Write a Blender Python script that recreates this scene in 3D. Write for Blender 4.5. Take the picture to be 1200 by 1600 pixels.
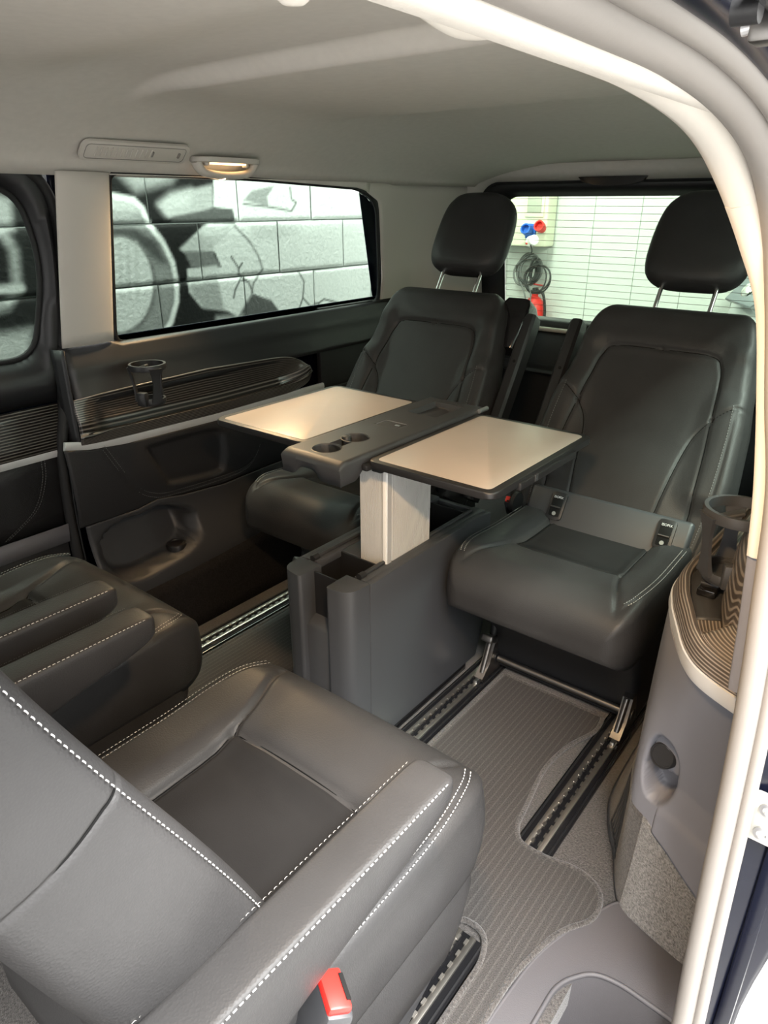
import bpy, bmesh, math, random
import numpy as np
from mathutils import Vector, Matrix
random.seed(7); rng = np.random.default_rng(7)
for o in list(bpy.data.objects): bpy.data.objects.remove(o)
scene = bpy.context.scene
COL = scene.collection

# ---------------------------------------------------------------- camera
CAM_P, CAM_YAW, FPX = math.radians(23.8746), math.radians(38.4326), 1089.0
cam_data = bpy.data.cameras.new('camera'); cam = bpy.data.objects.new('camera', cam_data); COL.objects.link(cam)
cam.location = (0.89, 0.0, 1.15)
cam.rotation_euler = (math.pi/2-CAM_P, 0, CAM_YAW)
cam_data.sensor_fit = 'VERTICAL'; cam_data.sensor_height = 36; cam_data.lens = FPX/1600*36
cam_data.clip_start = 0.01
scene.camera = cam
# ---------------------------------------------------------------- world, added lights, exposure
world = bpy.data.worlds.new('daylight'); scene.world = world; world.use_nodes = True
world.node_tree.nodes['Background'].inputs[0].default_value = (1.0, 0.985, 0.96, 1)
world.node_tree.nodes['Background'].inputs[1].default_value = 3.7
scene.view_settings.view_transform = 'Standard'; scene.view_settings.look = 'None'
scene.view_settings.gamma = 1; scene.view_settings.exposure = 0.0
scene.view_settings.use_curve_mapping = False
def area(name, loc, rot, sx, sy, power, col=(1,1,1)):
    l = bpy.data.lights.new(name, 'AREA'); l.shape = 'RECTANGLE'; l.size = sx; l.size_y = sy; l.energy = power; l.color = col
    o = bpy.data.objects.new(name, l); COL.objects.link(o); o.location = loc; o.rotation_euler = rot; return o
# unseen area lights, added to brighten both garage walls and the door side
area('fill_light', (-1.25, 1.9, 2.5), (0, 0, 0), 0.3, 4.5, 285, (1, .99, .97))
area('fill_light', (0.2, 4.0, 2.5), (0, 0, 0), 3.0, 0.3, 6, (1, .99, .97))
area('fill_light', (1.7, 0.6, 2.5), (0, 0, 0), 0.5, 4.0, 740, (1, .995, .98))

# ---------------------------------------------------------------- helpers
_c = np.array(cam.location)
_fh = np.array([-math.sin(CAM_YAW), math.cos(CAM_YAW), 0]); _R = np.array([math.cos(CAM_YAW), math.sin(CAM_YAW), 0]); _Z = np.array([0, 0, 1.])
_F = _fh*math.cos(CAM_P)-_Z*math.sin(CAM_P); _U = _fh*math.sin(CAM_P)+_Z*math.cos(CAM_P)
def at(x, y, ax, v):                      # measured pixel -> point on a known plane of the place
    d = _F*FPX+_R*(x-600)+_U*(800-y); i = 'xyz'.index(ax); return _c+d*((v-_c[i])/d[i])
def S(a, b, t):
    t = np.clip((np.asarray(t, float)-a)/(b-a), 0, 1); return t*t*(3-2*t)
def nodes(m): return m.node_tree.nodes, m.node_tree.links
MATS = {}
def mat(name, col, rough=.5, metal=0., spec=.5, noise=None, bump=None, sheen=0, coat=0):
    """noise=(scale, amount) mottles the colour; bump=(kind, scale, strength, distance)"""
    m = bpy.data.materials.new(name); m.use_nodes = True; N, L = nodes(m); b = N['Principled BSDF']
    b.inputs['Base Color'].default_value = (*col, 1); b.inputs['Roughness'].default_value = rough
    b.inputs['Metallic'].default_value = metal; b.inputs['Specular IOR Level'].default_value = spec
    if sheen: b.inputs['Sheen Weight'].default_value = sheen; b.inputs['Sheen Roughness'].default_value = .5
    if coat: b.inputs['Coat Weight'].default_value = coat; b.inputs['Coat Roughness'].default_value = .12
    tc = N.new('ShaderNodeTexCoord')
    if noise:
        n = N.new('ShaderNodeTexNoise'); n.inputs['Scale'].default_value = noise[0]; n.inputs['Detail'].default_value = 4
        L.new(tc.outputs['Object'], n.inputs['Vector'])
        r = N.new('ShaderNodeMapRange'); r.inputs[1].default_value = .3; r.inputs[2].default_value = .7
        r.inputs[3].default_value = 1-noise[1]; r.inputs[4].default_value = 1+noise[1]; L.new(n.outputs['Fac'], r.inputs[0])
        mx = N.new('ShaderNodeVectorMath'); mx.operation = 'SCALE'; mx.inputs[0].default_value = col
        L.new(r.outputs[0], mx.inputs['Scale']); L.new(mx.outputs[0], b.inputs['Base Color'])
    if bump:
        kind, sc, st, di = bump
        if kind == 'vor':
            t = N.new('ShaderNodeTexVoronoi'); t.inputs['Scale'].default_value = sc; out = t.outputs['Distance']
        else:
            t = N.new('ShaderNodeTexNoise'); t.inputs['Scale'].default_value = sc; t.inputs['Detail'].default_value = 3; out = t.outputs['Fac']
        L.new(tc.outputs['Object'], t.inputs['Vector'])
        bp = N.new('ShaderNodeBump'); bp.inputs['Strength'].default_value = st; bp.inputs['Distance'].default_value = di
        L.new(out, bp.inputs['Height']); L.new(bp.outputs[0], b.inputs['Normal'])
    MATS[name] = m; return m
def wave_mat(name, col1, col2, axis, scale, rough=.5, metal=0, bump=.5, dist=.001, coat=0, mix=(.3, .7), noise=0, coords='Object'):
    """two-tone fine ribs across an axis"""
    m = mat(name, col1, rough, metal, coat=coat); N, L = nodes(m); b = N['Principled BSDF']
    tc = N.new('ShaderNodeTexCoord'); w = N.new('ShaderNodeTexWave'); w.bands_direction = axis; w.inputs['Scale'].default_value = scale
    L.new(tc.outputs[coords], w.inputs['Vector'])
    r = N.new('ShaderNodeValToRGB'); r.color_ramp.elements[0].position = mix[0]; r.color_ramp.elements[1].position = mix[1]
    r.color_ramp.elements[0].color = (*col1, 1); r.color_ramp.elements[1].color = (*col2, 1)
    L.new(w.outputs['Fac'], r.inputs[0]); src = r.outputs[0]
    if noise:
        n = N.new('ShaderNodeTexNoise'); n.inputs['Scale'].default_value = noise; n.inputs['Detail'].default_value = 6
        L.new(tc.outputs['Object'], n.inputs['Vector'])
        rr = N.new('ShaderNodeMapRange'); rr.inputs[1].default_value = .3; rr.inputs[2].default_value = .7; rr.inputs[3].default_value = .45; rr.inputs[4].default_value = 1.6
        L.new(n.outputs['Fac'], rr.inputs[0])
        sc = N.new('ShaderNodeVectorMath'); sc.operation = 'SCALE'; L.new(src, sc.inputs[0]); L.new(rr.outputs[0], sc.inputs['Scale']); src = sc.outputs[0]
    L.new(src, b.inputs['Base Color'])
    bp = N.new('ShaderNodeBump'); bp.inputs['Strength'].default_value = bump; bp.inputs['Distance'].default_value = dist
    L.new(w.outputs['Fac'], bp.inputs['Height']); L.new(bp.outputs[0], b.inputs['Normal'])
    return m
def glass_mat(name, tint, refl=.05):
    m = bpy.data.materials.new(name); m.use_nodes = True; N, L = nodes(m); N.remove(N['Principled BSDF'])
    t = N.new('ShaderNodeBsdfTransparent'); t.inputs[0].default_value = (*tint, 1)
    g = N.new('ShaderNodeBsdfGlossy'); g.inputs['Roughness'].default_value = .02
    fr = N.new('ShaderNodeFresnel'); fr.inputs[0].default_value = 1.06
    mx = N.new('ShaderNodeMixShader'); L.new(fr.outputs[0], mx.inputs[0]); L.new(t.outputs[0], mx.inputs[1]); L.new(g.outputs[0], mx.inputs[2])
    L.new(mx.outputs[0], N['Material Output'].inputs[0]); MATS[name] = m; return m
def emit_mat(name, col, st):
    m = bpy.data.materials.new(name); m.use_nodes = True; b = nodes(m)[0]['Principled BSDF']
    b.inputs['Base Color'].default_value = (*col, 1); b.inputs['Emission Color'].default_value = (*col, 1); b.inputs['Emission Strength'].default_value = st
    MATS[name] = m; return m

def tag(o, label=None, cat=None, group=None, kind=None):
    if label: o['label'] = label
    if cat: o['category'] = cat
    if group: o['group'] = group
    if kind: o['kind'] = kind
    return o
def empty(name, loc=(0, 0, 0), rz=0):
    o = bpy.data.objects.new(name, None); COL.objects.link(o); o.location = loc; o.rotation_euler = (0, 0, rz); o.empty_display_size = .05
    return o
def obj(name, verts, faces, m, parent=None, smooth=True, fm=None, mats=None, angle=None):
    me = bpy.data.meshes.new(name); me.from_pydata([tuple(map(float, v)) for v in verts], [], [tuple(map(int, f)) for f in faces])
    for x in (mats or [m]): me.materials.append(MATS[x] if isinstance(x, str) else x)
    if fm is not None: me.polygons.foreach_set('material_index', [int(i) for i in fm])
    if smooth: me.polygons.foreach_set('use_smooth', [True]*len(me.polygons))
    me.update()
    o = bpy.data.objects.new(name, me); COL.objects.link(o)
    if parent: o.parent = parent
    if smooth and angle:
        bm = bmesh.new(); bm.from_mesh(me)
        for e in bm.edges:
            if len(e.link_faces) == 2 and e.calc_face_angle(0) > math.radians(angle): e.smooth = False
        bm.to_mesh(me); bm.free()
    return o
def from_bm(name, bm, m, parent=None, smooth=True, angle=40):
    bmesh.ops.recalc_face_normals(bm, faces=bm.faces[:])
    if smooth:
        for f in bm.faces: f.smooth = True
        for e in bm.edges:
            if len(e.link_faces) == 2 and e.calc_face_angle(0) > math.radians(angle): e.smooth = False
    me = bpy.data.meshes.new(name); bm.to_mesh(me); bm.free()
    me.materials.append(MATS[m] if isinstance(m, str) else m)
    o = bpy.data.objects.new(name, me); COL.objects.link(o)
    if parent: o.parent = parent
    return o
def add_box(bm, c, s, bev=0, seg=2, M=None):
    r = bmesh.ops.create_cube(bm, size=1); vs = r['verts']
    for v in vs: v.co = Vector((v.co.x*s[0]+c[0], v.co.y*s[1]+c[1], v.co.z*s[2]+c[2]))
    if bev:
        es = list({e for v in vs for e in v.link_edges})
        rr = bmesh.ops.bevel(bm, geom=es, offset=bev, segments=seg, profile=.5, affect='EDGES'); vs = [v for v in rr['verts']] + [v for v in vs if v.is_valid]
        vs = list(set(vs))
    if M is not None:
        for v in vs: v.co = M @ v.co
    return vs
def rbox(name, c, s, m, parent=None, bev=.004, seg=2, M=None):
    bm = bmesh.new(); add_box(bm, c, s, bev, seg, M); return from_bm(name, bm, m, parent)
def prism(name, pts, ax, a, b, m, parent=None, bev=0, seg=2, angle=40):
    """2-D outline extruded along an axis; pts are the two other coordinates in x,y,z order"""
    i = 'xyz'.index(ax); bm = bmesh.new()
    def P(p, t):
        q = [p[0], p[1]]; q.insert(i, t); return q
    lo = [bm.verts.new(P(p, a)) for p in pts]; hi = [bm.verts.new(P(p, b)) for p in pts]
    f0 = bm.faces.new(lo[::-1]); f1 = bm.faces.new(hi); n = len(pts)
    for k in range(n): bm.faces.new([lo[k], lo[(k+1) % n], hi[(k+1) % n], hi[k]])
    if bev:
        es = list(f0.edges)+list(f1.edges)
        bmesh.ops.bevel(bm, geom=es, offset=bev, segments=seg, profile=.5, affect='EDGES', clamp_overlap=True)
    return from_bm(name, bm, m, parent, angle=angle)
def rrect(x0, x1, y0, y1, r, n=6):
    if not isinstance(r, (tuple, list)): r = (r,)*4
    out = []
    for (cx, cy, a0, rr) in ((x1-r[0], y1-r[0], 0, r[0]), (x0+r[1], y1-r[1], 90, r[1]), (x0+r[2], y0+r[2], 180, r[2]), (x1-r[3], y0+r[3], 270, r[3])):
        for k in range(n+1):
            a = math.radians(a0+90*k/n); out.append((cx+rr*math.cos(a), cy+rr*math.sin(a)))
    return out
def smooth_path(pts, n=8, closed=False):
    """Catmull-Rom through points"""
    P = [np.array(p, float) for p in pts]; out = []; N = len(P)
    for i in range(N if closed else N-1):
        p0 = P[(i-1) % N] if (closed or i > 0) else 2*P[0]-P[1]; p1 = P[i]; p2 = P[(i+1) % N]
        p3 = P[(i+2) % N] if (closed or i+2 < N) else 2*P[-1]-P[-2]
        for k in range(n):
            t = k/n; out.append(.5*((2*p1)+(-p0+p2)*t+(2*p0-5*p1+4*p2-p3)*t*t+(-p0+3*p1-3*p2+p3)*t**3))
    if not closed: out.append(P[-1])
    return out
def sweep_data(path, prof, closed=False, up=(0, 0, 1), cap=True, scale=None):
    """profile (list of 2-D pts: a along side, b along up) swept along a path"""
    P = [np.array(p, float) for p in path]; n = len(P); V = []; F = []; up = np.array(up, float); m = len(prof); prev = None
    for i in range(n):
        t = (P[(i+1) % n]-P[i-1]) if closed else (P[min(i+1, n-1)]-P[max(i-1, 0)])
        t /= max(np.linalg.norm(t), 1e-9)
        if prev is None:
            u = up-t*(up@t)
            if np.linalg.norm(u) < 1e-3: u = np.array([1., 0, 0])-t*t[0]
        else: u = prev-t*(prev@t)
        u /= np.linalg.norm(u); prev = u; s = np.cross(t, u); k = 1 if scale is None else scale[i]
        for a, b in prof: V.append(P[i]+(s*a+u*b)*k)
    for i in range(n if closed else n-1):
        for j in range(m):
            a = i*m+j; b = i*m+(j+1) % m; c = ((i+1) % n)*m+(j+1) % m; d = ((i+1) % n)*m+j; F.append((a, d, c, b))
    if cap and not closed: F.append(tuple(range(m))); F.append(tuple(range((n-1)*m, n*m))[::-1])
    return V, F
def circ(r, n=10): return [(r*math.cos(2*math.pi*k/n), r*math.sin(2*math.pi*k/n)) for k in range(n)]
def tube(name, path, r, m, parent=None, closed=False, n=10, up=(0, 0, 1), scale=None):
    V, F = sweep_data(path, circ(r, n), closed, up, scale=scale); return obj(name, V, F, m, parent, angle=50)
def sweep(name, path, prof, m, parent=None, closed=False, up=(0, 0, 1), angle=40):
    V, F = sweep_data(path, prof, closed, up); return obj(name, V, F, m, parent, angle=angle)
def grid(name, fn, us, vs, m, parent=None, solid=0, angle=None, mask=None, mats=None, fmf=None, uv=None):
    """surface fn(u, v) over a rectangular parameter grid"""
    V = [fn(u, v) for v in vs for u in us]; nu = len(us); F = []; fm = []
    for j in range(len(vs)-1):
        for i in range(nu-1):
            if mask and not mask((us[i]+us[i+1])/2, (vs[j]+vs[j+1])/2): continue
            F.append((j*nu+i, j*nu+i+1, (j+1)*nu+i+1, (j+1)*nu+i)); fm.append(fmf((us[i]+us[i+1])/2, (vs[j]+vs[j+1])/2) if fmf else 0)
    o = obj(name, V, F, m, parent, True, fm if fmf else None, mats, angle)
    if uv:
        ul = o.data.uv_layers.new(name='UVMap'); li = np.zeros(len(o.data.loops), int); o.data.loops.foreach_get('vertex_index', li)
        ul.data.foreach_set('uv', np.c_[np.array(us)[li % nu]*uv[0], np.array(vs)[li//nu]*uv[1]].ravel())
    if solid:
        md = o.modifiers.new('thickness', 'SOLIDIFY'); md.thickness = abs(solid); md.offset = -1 if solid > 0 else 1
    return o
def loft(name, rings, m, parent=None, caps=(True, True), fm=None, mats=None, angle=None):
    n = len(rings[0]); V = [p for r in rings for p in r]; F = []; k = len(rings)
    for i in range(k-1):
        for j in range(n):
            a = i*n+j; b = i*n+(j+1) % n; F.append((a, b, b+n, a+n))
    f2 = list(fm) if fm is not None else None
    if caps[0]: F.append(tuple(range(n))[::-1]); f2 is not None and f2.append(0)
    if caps[1]: F.append(tuple(range((k-1)*n, k*n))); f2 is not None and f2.append(0)
    return obj(name, V, F, m, parent, True, f2, mats, angle)
def lathe(name, prof, c, m, parent=None, n=24, M=None, angle=40, caps=True):
    """prof: (radius, height) rings about a vertical axis through c"""
    rings = [[(c[0]+r*math.cos(2*math.pi*k/n), c[1]+r*math.sin(2*math.pi*k/n), c[2]+h) for k in range(n)] for r, h in prof]
    if M is not None: rings = [[tuple(M @ Vector(p)) for p in r] for r in rings]
    return loft(name, rings, m, parent, (caps and prof[0][0] > 1e-4, caps and prof[-1][0] > 1e-4), angle=angle)
def joined(name, parts, m, parent=None, angle=40):
    V = []; F = []
    for v, f in parts:
        k = len(V); V += [tuple(p) for p in v]; F += [tuple(i+k for i in q) for q in f]
    return obj(name, V, F, m, parent, angle=angle)
def dashes(name, paths, parent, m='thread', L=.0040, gap=.0026, r=.00055, lift=.0004, limit=4000):
    """sewing thread along seam lines; paths: lists of (point, normal)"""
    parts = []
    for path in paths:
        P = np.array([p for p, _ in path], float); Nn = np.array([q for _, q in path], float)
        d = np.r_[0, np.cumsum(np.linalg.norm(np.diff(P, axis=0), axis=1))]; s = 0
        while s+L < d[-1] and len(parts) < limit:
            def g(t): return np.array([np.interp(t, d, P[:, k]) for k in range(3)]), np.array([np.interp(t, d, Nn[:, k]) for k in range(3)])
            a, na = g(s); b, nb = g(s+L); t = b-a; t /= np.linalg.norm(t)+1e-9; nn = na/(np.linalg.norm(na)+1e-9); sd = np.cross(t, nn)
            a0 = a+nn*lift; b0 = b+nn*lift; mid = (a0+b0)/2+nn*r*1.1
            w = sd*r
            parts.append(([a0-w, a0+w, mid-t*L*.25+w, mid+t*L*.25+w, b0+w, b0-w, mid+t*L*.25-w, mid-t*L*.25-w], [(0, 1, 2, 7), (7, 2, 3, 6), (6, 3, 4, 5)]))
            s += L+gap
    if not parts: return None
    o = joined(name, parts, m, parent, angle=None); o['kind'] = 'stuff'; return o

# ---------------------------------------------------------------- materials
mat('leather', (.0265, .0258, .026), .44, 0, .2, (9, .12), ('vor', 420, .25, .0008))
mat('leather_insert', (.013, .0125, .0125), .7, 0, .08, (11, .12), ('vor', 700, .25, .0005))
mat('trim_leather', (.018, .018, .019), .5, 0, .3, None, ('vor', 420, .25, .0008))
mat('thread', (.45, .44, .42), .8)
mat('seam_black', (.004, .004, .004), .9, 0, .1)
mat('strip_alu', (.62, .62, .62), .35, .45)
mat('edge_pale', (.78, .77, .74), .4)
mat('thread_dark', (.14, .14, .14), .7)
mat('plastic', (.032, .033, .036), .48, 0, .5, None, ('noise', 900, .12, .0006))
mat('plastic_black', (.012, .012, .013), .45, 0, .5, None, ('noise', 800, .10, .0005))
mat('plastic_grey', (.15, .15, .168), .55, 0, .45, None, ('noise', 900, .15, .0006))
mat('console_plastic', (.047, .050, .056), .5, 0, .5, None, ('noise', 1100, .22, .0006))
mat('gloss_black', (.008, .008, .009), .12, 0, .5)
mat('hollow', (.006, .006, .006), .8, 0, .2)
mat('headliner', (.52, .49, .445), .95, 0, .15, (60, .03), ('noise', 900, .2, .0006))
mat('pillar_trim', (.48, .45, .405), .75, 0, .25, None, ('noise', 900, .1, .0005))
mat('seal', (.20, .185, .170), .55, 0, .4, None, ('noise', 500, .06, .0005))
mat('seal_black', (.012, .012, .012), .6, 0, .3)
mat('jamb_paint', (.004, .005, .012), .25, 0, .15)
mat('alu', (.62, .62, .62), .28, 1)
mat('alu_satin', (.62, .62, .62), .40, 1)
mat('column_alu', (.72, .71, .69), .5, .55)
mat('chrome', (.8, .8, .8), .12, 1)
mat('steel_dark', (.22, .21, .20), .38, 1)
mat('track_steel', (.55, .52, .48), .38, 1)
mat('carpet', (.055, .050, .047), 1, 0, .05, (260, .55), ('noise', 500, .9, .003), sheen=.25)
mat('carpet_grey', (.15, .145, .14), 1, 0, .05, (260, .55), ('noise', 420, .9, .004), sheen=.3)
mat('carpet_black', (.016, .015, .015), 1, 0, .05, (200, .3), ('noise', 500, .7, .002))
mat('table_inlay', (.42, .37, .335), .38, 0, .5, (8, .04))
mat('floor_trim', (.062, .059, .063), .6, 0, .4, None, ('noise', 500, .35, .001))
mat('red_plastic', (.62, .02, .015), .4)
mat('blue_plastic', (.02, .12, .5), .4)
mat('white_plastic', (.75, .75, .72), .5)
mat('cream_plastic', (.72, .70, .56), .5)
mat('cable_black', (.02, .02, .02), .5)
mat('cable_grey', (.12, .12, .12), .5)
mat('garage_floor', (.55, .54, .52), .6, 0, .4, (2, .08))
mat('wall_white', (.55, .56, .545), .5, 0, .4, None, ('noise', 60, .15, .003))
mat('mortar', (.42, .43, .42), .9)
mat('garage_ceiling', (.75, .75, .74), .9)
mat('galv', (.62, .60, .55), .45, .6)
mat('headlamp', (.20, .22, .24), .15, .3)
mat('car_white', (.40, .41, .42), .2, coat=.5)
mat('label_white', (.55, .55, .55), .6); mat('emblem_grey', (.22, .22, .21), .5)
glass_mat('glass', (.62, .685, .64)); glass_mat('glass_rear', (.645, .725, .64))
emit_mat('lamp_warm', (1.0, .62, .28), 5.0)
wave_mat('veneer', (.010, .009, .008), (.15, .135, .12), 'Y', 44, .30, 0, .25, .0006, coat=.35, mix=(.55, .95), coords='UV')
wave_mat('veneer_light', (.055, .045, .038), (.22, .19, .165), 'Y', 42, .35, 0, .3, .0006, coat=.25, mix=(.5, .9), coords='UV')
wave_mat('mat_ribbed', (.036, .033, .031), (.053, .049, .046), 'X', 24, 1, 0, .3, .0012, mix=(.80, .98), noise=520)
wave_mat('alu_ribbed', (.30, .30, .31), (.78, .78, .79), 'DIAGONAL', 90, .35, .85, .6, .001)
# ================================================================ GARAGE AROUND THE VAN
GX, GY, GZ0, GZ1 = -1.65, 4.6, -.55, 2.6
def slab(name, c, s, m, kind='structure', parent=None):
    o = rbox(name, c, s, m, parent, bev=0); tag(o, kind=kind) if kind else None; return o
slab('floor_garage', (1.4, .3, GZ0-.05), (7.0, 9.4, .1), 'garage_floor')
slab('ceiling_garage', (1.0, .8, GZ1+.05), (5.4, 7.8, .1), 'garage_ceiling')
# --- painted block wall beside the van (mural paint is carried by the blocks)
mm = bpy.data.materials.new('mural_paint'); mm.use_nodes = True; _N, _L = nodes(mm)
_va = _N.new('ShaderNodeVertexColor'); _va.layer_name = 'paint'; _L.new(_va.outputs[0], _N['Principled BSDF'].inputs['Base Color'])
_N['Principled BSDF'].inputs['Roughness'].default_value = .55; _N['Principled BSDF'].inputs['Specular IOR Level'].default_value = .08
_t = _N.new('ShaderNodeTexCoord'); _n = _N.new('ShaderNodeTexNoise'); _n.inputs['Scale'].default_value = 55; _n.inputs['Detail'].default_value = 5
_b = _N.new('ShaderNodeBump'); _b.inputs['Strength'].default_value = .45; _b.inputs['Distance'].default_value = .006
_L.new(_t.outputs['Object'], _n.inputs['Vector']); _L.new(_n.outputs['Fac'], _b.inputs['Height']); _L.new(_b.outputs[0], _N['Principled BSDF'].inputs['Normal'])
MATS['mural_paint'] = mm
FX = GX+.012
def zp(pts):   # outline noted from the photograph, put on the wall plane
    return np.array([at(x*.53333, 200+y*.53333, 'x', FX)[1:] for x, y in pts])
def poly_sd(P, Q):
    """signed distance (negative inside) of points Q to polygon P"""
    d = np.full(len(Q), 1e9); ins = np.zeros(len(Q), bool); n = len(P)
    for i in range(n):
        a = P[i]; b = P[(i+1) % n]; e = b-a; w = Q-a; t = np.clip((w@e)/(e@e+1e-12), 0, 1); q = w-np.outer(t, e)
        d = np.minimum(d, np.hypot(q[:, 0], q[:, 1]))
        c = ((a[1] > Q[:, 1]) != (b[1] > Q[:, 1])) & (Q[:, 0] < (b[0]-a[0])*(Q[:, 1]-a[1])/(b[1]-a[1]+1e-12)+a[0]); ins ^= c
    return np.where(ins, -d, d)
def line_d(P, Q):
    d = np.full(len(Q), 1e9)
    for i in range(len(P)-1):
        a = P[i]; b = P[i+1]; e = b-a; w = Q-a; t = np.clip((w@e)/(e@e+1e-12), 0, 1); q = w-np.outer(t, e); d = np.minimum(d, np.hypot(q[:, 0], q[:, 1]))
    return d
def mural(Q):
    g = np.full(len(Q), .68)
    def fill(pts, val, soft=.02):
        nonlocal g
        a = 1-S(-soft, soft, poly_sd(zp(pts), Q)); g = g*(1-a)+val*a
    def line(pts, val, w, soft=.004):
        nonlocal g
        a = 1-S(w/2-soft, w/2+soft, line_d(zp(pts), Q)); g = g*(1-a)+val*a
    fill([(-400, 60), (290, 120), (290, 660), (100, 760), (-400, 800)], .022, .012)
    zz_ = lambda L_: [((150+x*.39167)/.53333, (60+y*.39167)/.53333) for x, y in L_]
    F2 = lambda L_, v_, s_=.012: fill(zz_(L_), v_, s_)
    L2 = lambda L_, v_, w_=.012, s_=.004: line(zz_(L_), v_, w_, s_)
    F2([(-200, 0), (470, 20), (478, 165), (548, 170), (562, 235), (500, 232), (430, 240), (340, 330), (360, 345), (480, 340), (500, 400), (365, 410), (372, 500), (420, 560), (520, 575), (570, 600), (590, 560), (630, 510), (700, 540), (752, 606), (560, 660), (300, 720), (0, 740), (-200, 740)], .016, .008)
    F2([(80, 20), (330, 20), (300, 60), (160, 98)], .34, .03)
    F2([(250, 152), (300, 112), (465, 72), (470, 165), (430, 190), (290, 205)], .40, .012); F2([(250, 152), (300, 112), (380, 95), (370, 160), (280, 190)], .50, .03)
    F2([(310, 200), (478, 165), (550, 172), (562, 218), (300, 224)], .10, .008)
    F2([(470, 20), (610, 30), (600, 218), (556, 216), (546, 170), (470, 160)], .68, .005)
    F2([(338, 328), (400, 270), (455, 230), (562, 238), (470, 322), (464, 335), (350, 336)], .46, .014); F2([(420, 265), (455, 232), (560, 240), (480, 310)], .58, .02)
    F2([(350, 337), (464, 336), (502, 402), (380, 400)], .17, .008)
    F2([(370, 412), (482, 394), (492, 432), (370, 448)], .58, .010)
    F2([(364, 450), (486, 440), (512, 572), (430, 566), (384, 512)], .36, .012)
    F2([(480, 600), (600, 590), (640, 615), (480, 650)], .40, .02)
    F2([(590, 225), (760, 228), (810, 250), (740, 280), (640, 275)], .50, .04)
    F2([(555, 240), (610, 295), (645, 350), (666, 410), (628, 465), (620, 510), (570, 600), (510, 552), (485, 440), (506, 405), (468, 325)], .68, .004)
    L2([(555, 240), (610, 295), (645, 350), (666, 410), (628, 465), (620, 512), (570, 600)], .22, .010, .006)
    F2([(624, 510), (700, 535), (754, 608), (578, 612)], .10, .006)
    F2([(590, 135), (625, 95), (712, 78), (684, 120), (690, 162)], .30, .006)
    F2([(684, 122), (712, 82), (775, 86), (780, 130), (800, 145), (780, 178), (690, 162)], .66, .003)
    L2([(590, 150), (690, 162), (780, 178), (800, 145), (780, 130), (775, 86)], .18, .009)
    for c_ in ([(808, 418), (830, 460), (825, 525), (800, 600)], [(825, 525), (855, 558), (888, 545), (892, 585)], [(888, 545), (910, 530), (958, 541)],
               [(540, 360), (570, 405), (570, 430), (610, 465), (625, 500)], [(570, 408), (585, 385)], [(600, 456), (575, 452), (556, 490), (549, 525)]):
        L2(c_, .12, .009)
    # the wheel
    F2([(-150, 90), (0, 105), (150, 135), (185, 170), (215, 235), (265, 300), (305, 380), (322, 460), (322, 540), (300, 620), (270, 665), (0, 720), (-200, 700)], .20, .008)
    F2([(0, 115), (150, 145), (180, 185), (60, 185)], .50, .02); F2([(0, 190), (120, 175), (190, 215), (60, 220)], .34, .02)
    F2([(0, 235), (150, 240), (240, 300), (290, 400), (250, 380), (150, 290), (0, 275)], .07, .02)
    F2([(230, 400), (290, 400), (310, 480), (300, 580), (260, 650), (150, 680), (230, 560)], .26, .03)
    hub = [(92+135*math.cos(a_), 472+188*math.sin(a_)) for a_ in np.linspace(0, 2*math.pi, 30)[:-1]]
    F2([(92+1.10*(x-92), 472+1.06*(y-472)) for x, y in hub], .16, .010); F2(hub, .60, .008)
    for xx in (30, 62, 95, 128, 160): L2([(xx, 310), (xx+6, 520)], .48, .014, .012)
    L2([(-20, 100), (0, 106), (150, 135), (185, 170), (215, 237), (265, 300), (305, 380), (322, 460), (322, 540), (300, 620), (272, 662), (302, 692)], .74, .022, .008)
    # shapes seen through the sliding-door glass
    fill([(-60, 180), (30, 210), (40, 300), (-40, 290)], .30, .02)
    line([(-60, 300), (10, 310), (40, 360), (50, 470), (20, 520), (-60, 540)], .35, .03, .02)
    line([(-80, 480), (60, 470)], .55, .03, .012); fill([(-80, 620), (90, 590), (90, 680), (-80, 720)], .50, .03)
    return g
wl = slab('wall_garage_left', (GX-.06, 1.3, (GZ0+GZ1)/2), (.12, 6.6, GZ1-GZ0), 'mortar')
BH, BL, JT = .225, .45, .005
z0 = at(480, 344, 'x', FX)[2]            # one bed joint measured in the photograph
k0 = int(math.floor((GZ0-z0)/BH))
r = 0
for k in range(k0, k0+15):
    za, zb = max(z0+k*BH+JT/2, GZ0), min(z0+(k+1)*BH-JT/2, GZ1)
    if zb-za < .03: continue
    y = -2.0+(BL/2 if k % 2 else 0)+.13
    while y < GY-.02:
        ya, yb = y+JT/2, min(y+BL-JT/2, GY)
        fine = zb > .55 and za < 1.5 and yb > .55 and ya < 4.4
        st = .0075 if fine else .25
        nu = max(2, int((yb-ya)/st)+1); nv = max(2, int((zb-za)/st)+1)
        Yg = np.linspace(ya, yb, nu); Zg = np.linspace(za, zb, nv); A, B = np.meshgrid(Yg, Zg); Q = np.c_[A.ravel(), B.ravel()]
        dx = rng.uniform(-.0015, .0015)
        e = np.minimum(np.minimum(Q[:, 0]-ya, yb-Q[:, 0]), np.minimum(Q[:, 1]-za, zb-Q[:, 1]))
        V = np.c_[np.where(e < 1e-6, FX-.006, np.where(e < .008, FX-.0012, FX))+dx, Q]
        F = [(j*nu+i, j*nu+i+1, (j+1)*nu+i+1, (j+1)*nu+i) for j in range(nv-1) for i in range(nu-1)]
        o = obj('block', V, F, 'mural_paint', wl)
        ca = o.data.color_attributes.new('paint', 'FLOAT_COLOR', 'POINT')
        g = mural(Q) if fine else np.full(len(Q), .6)
        g = g*(1+.03*rng.standard_normal(len(Q)))
        ca.data.foreach_set('color', np.c_[g*.985, g, g*.985, np.ones(len(Q))].astype(np.float32).ravel())
        y += BL
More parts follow.
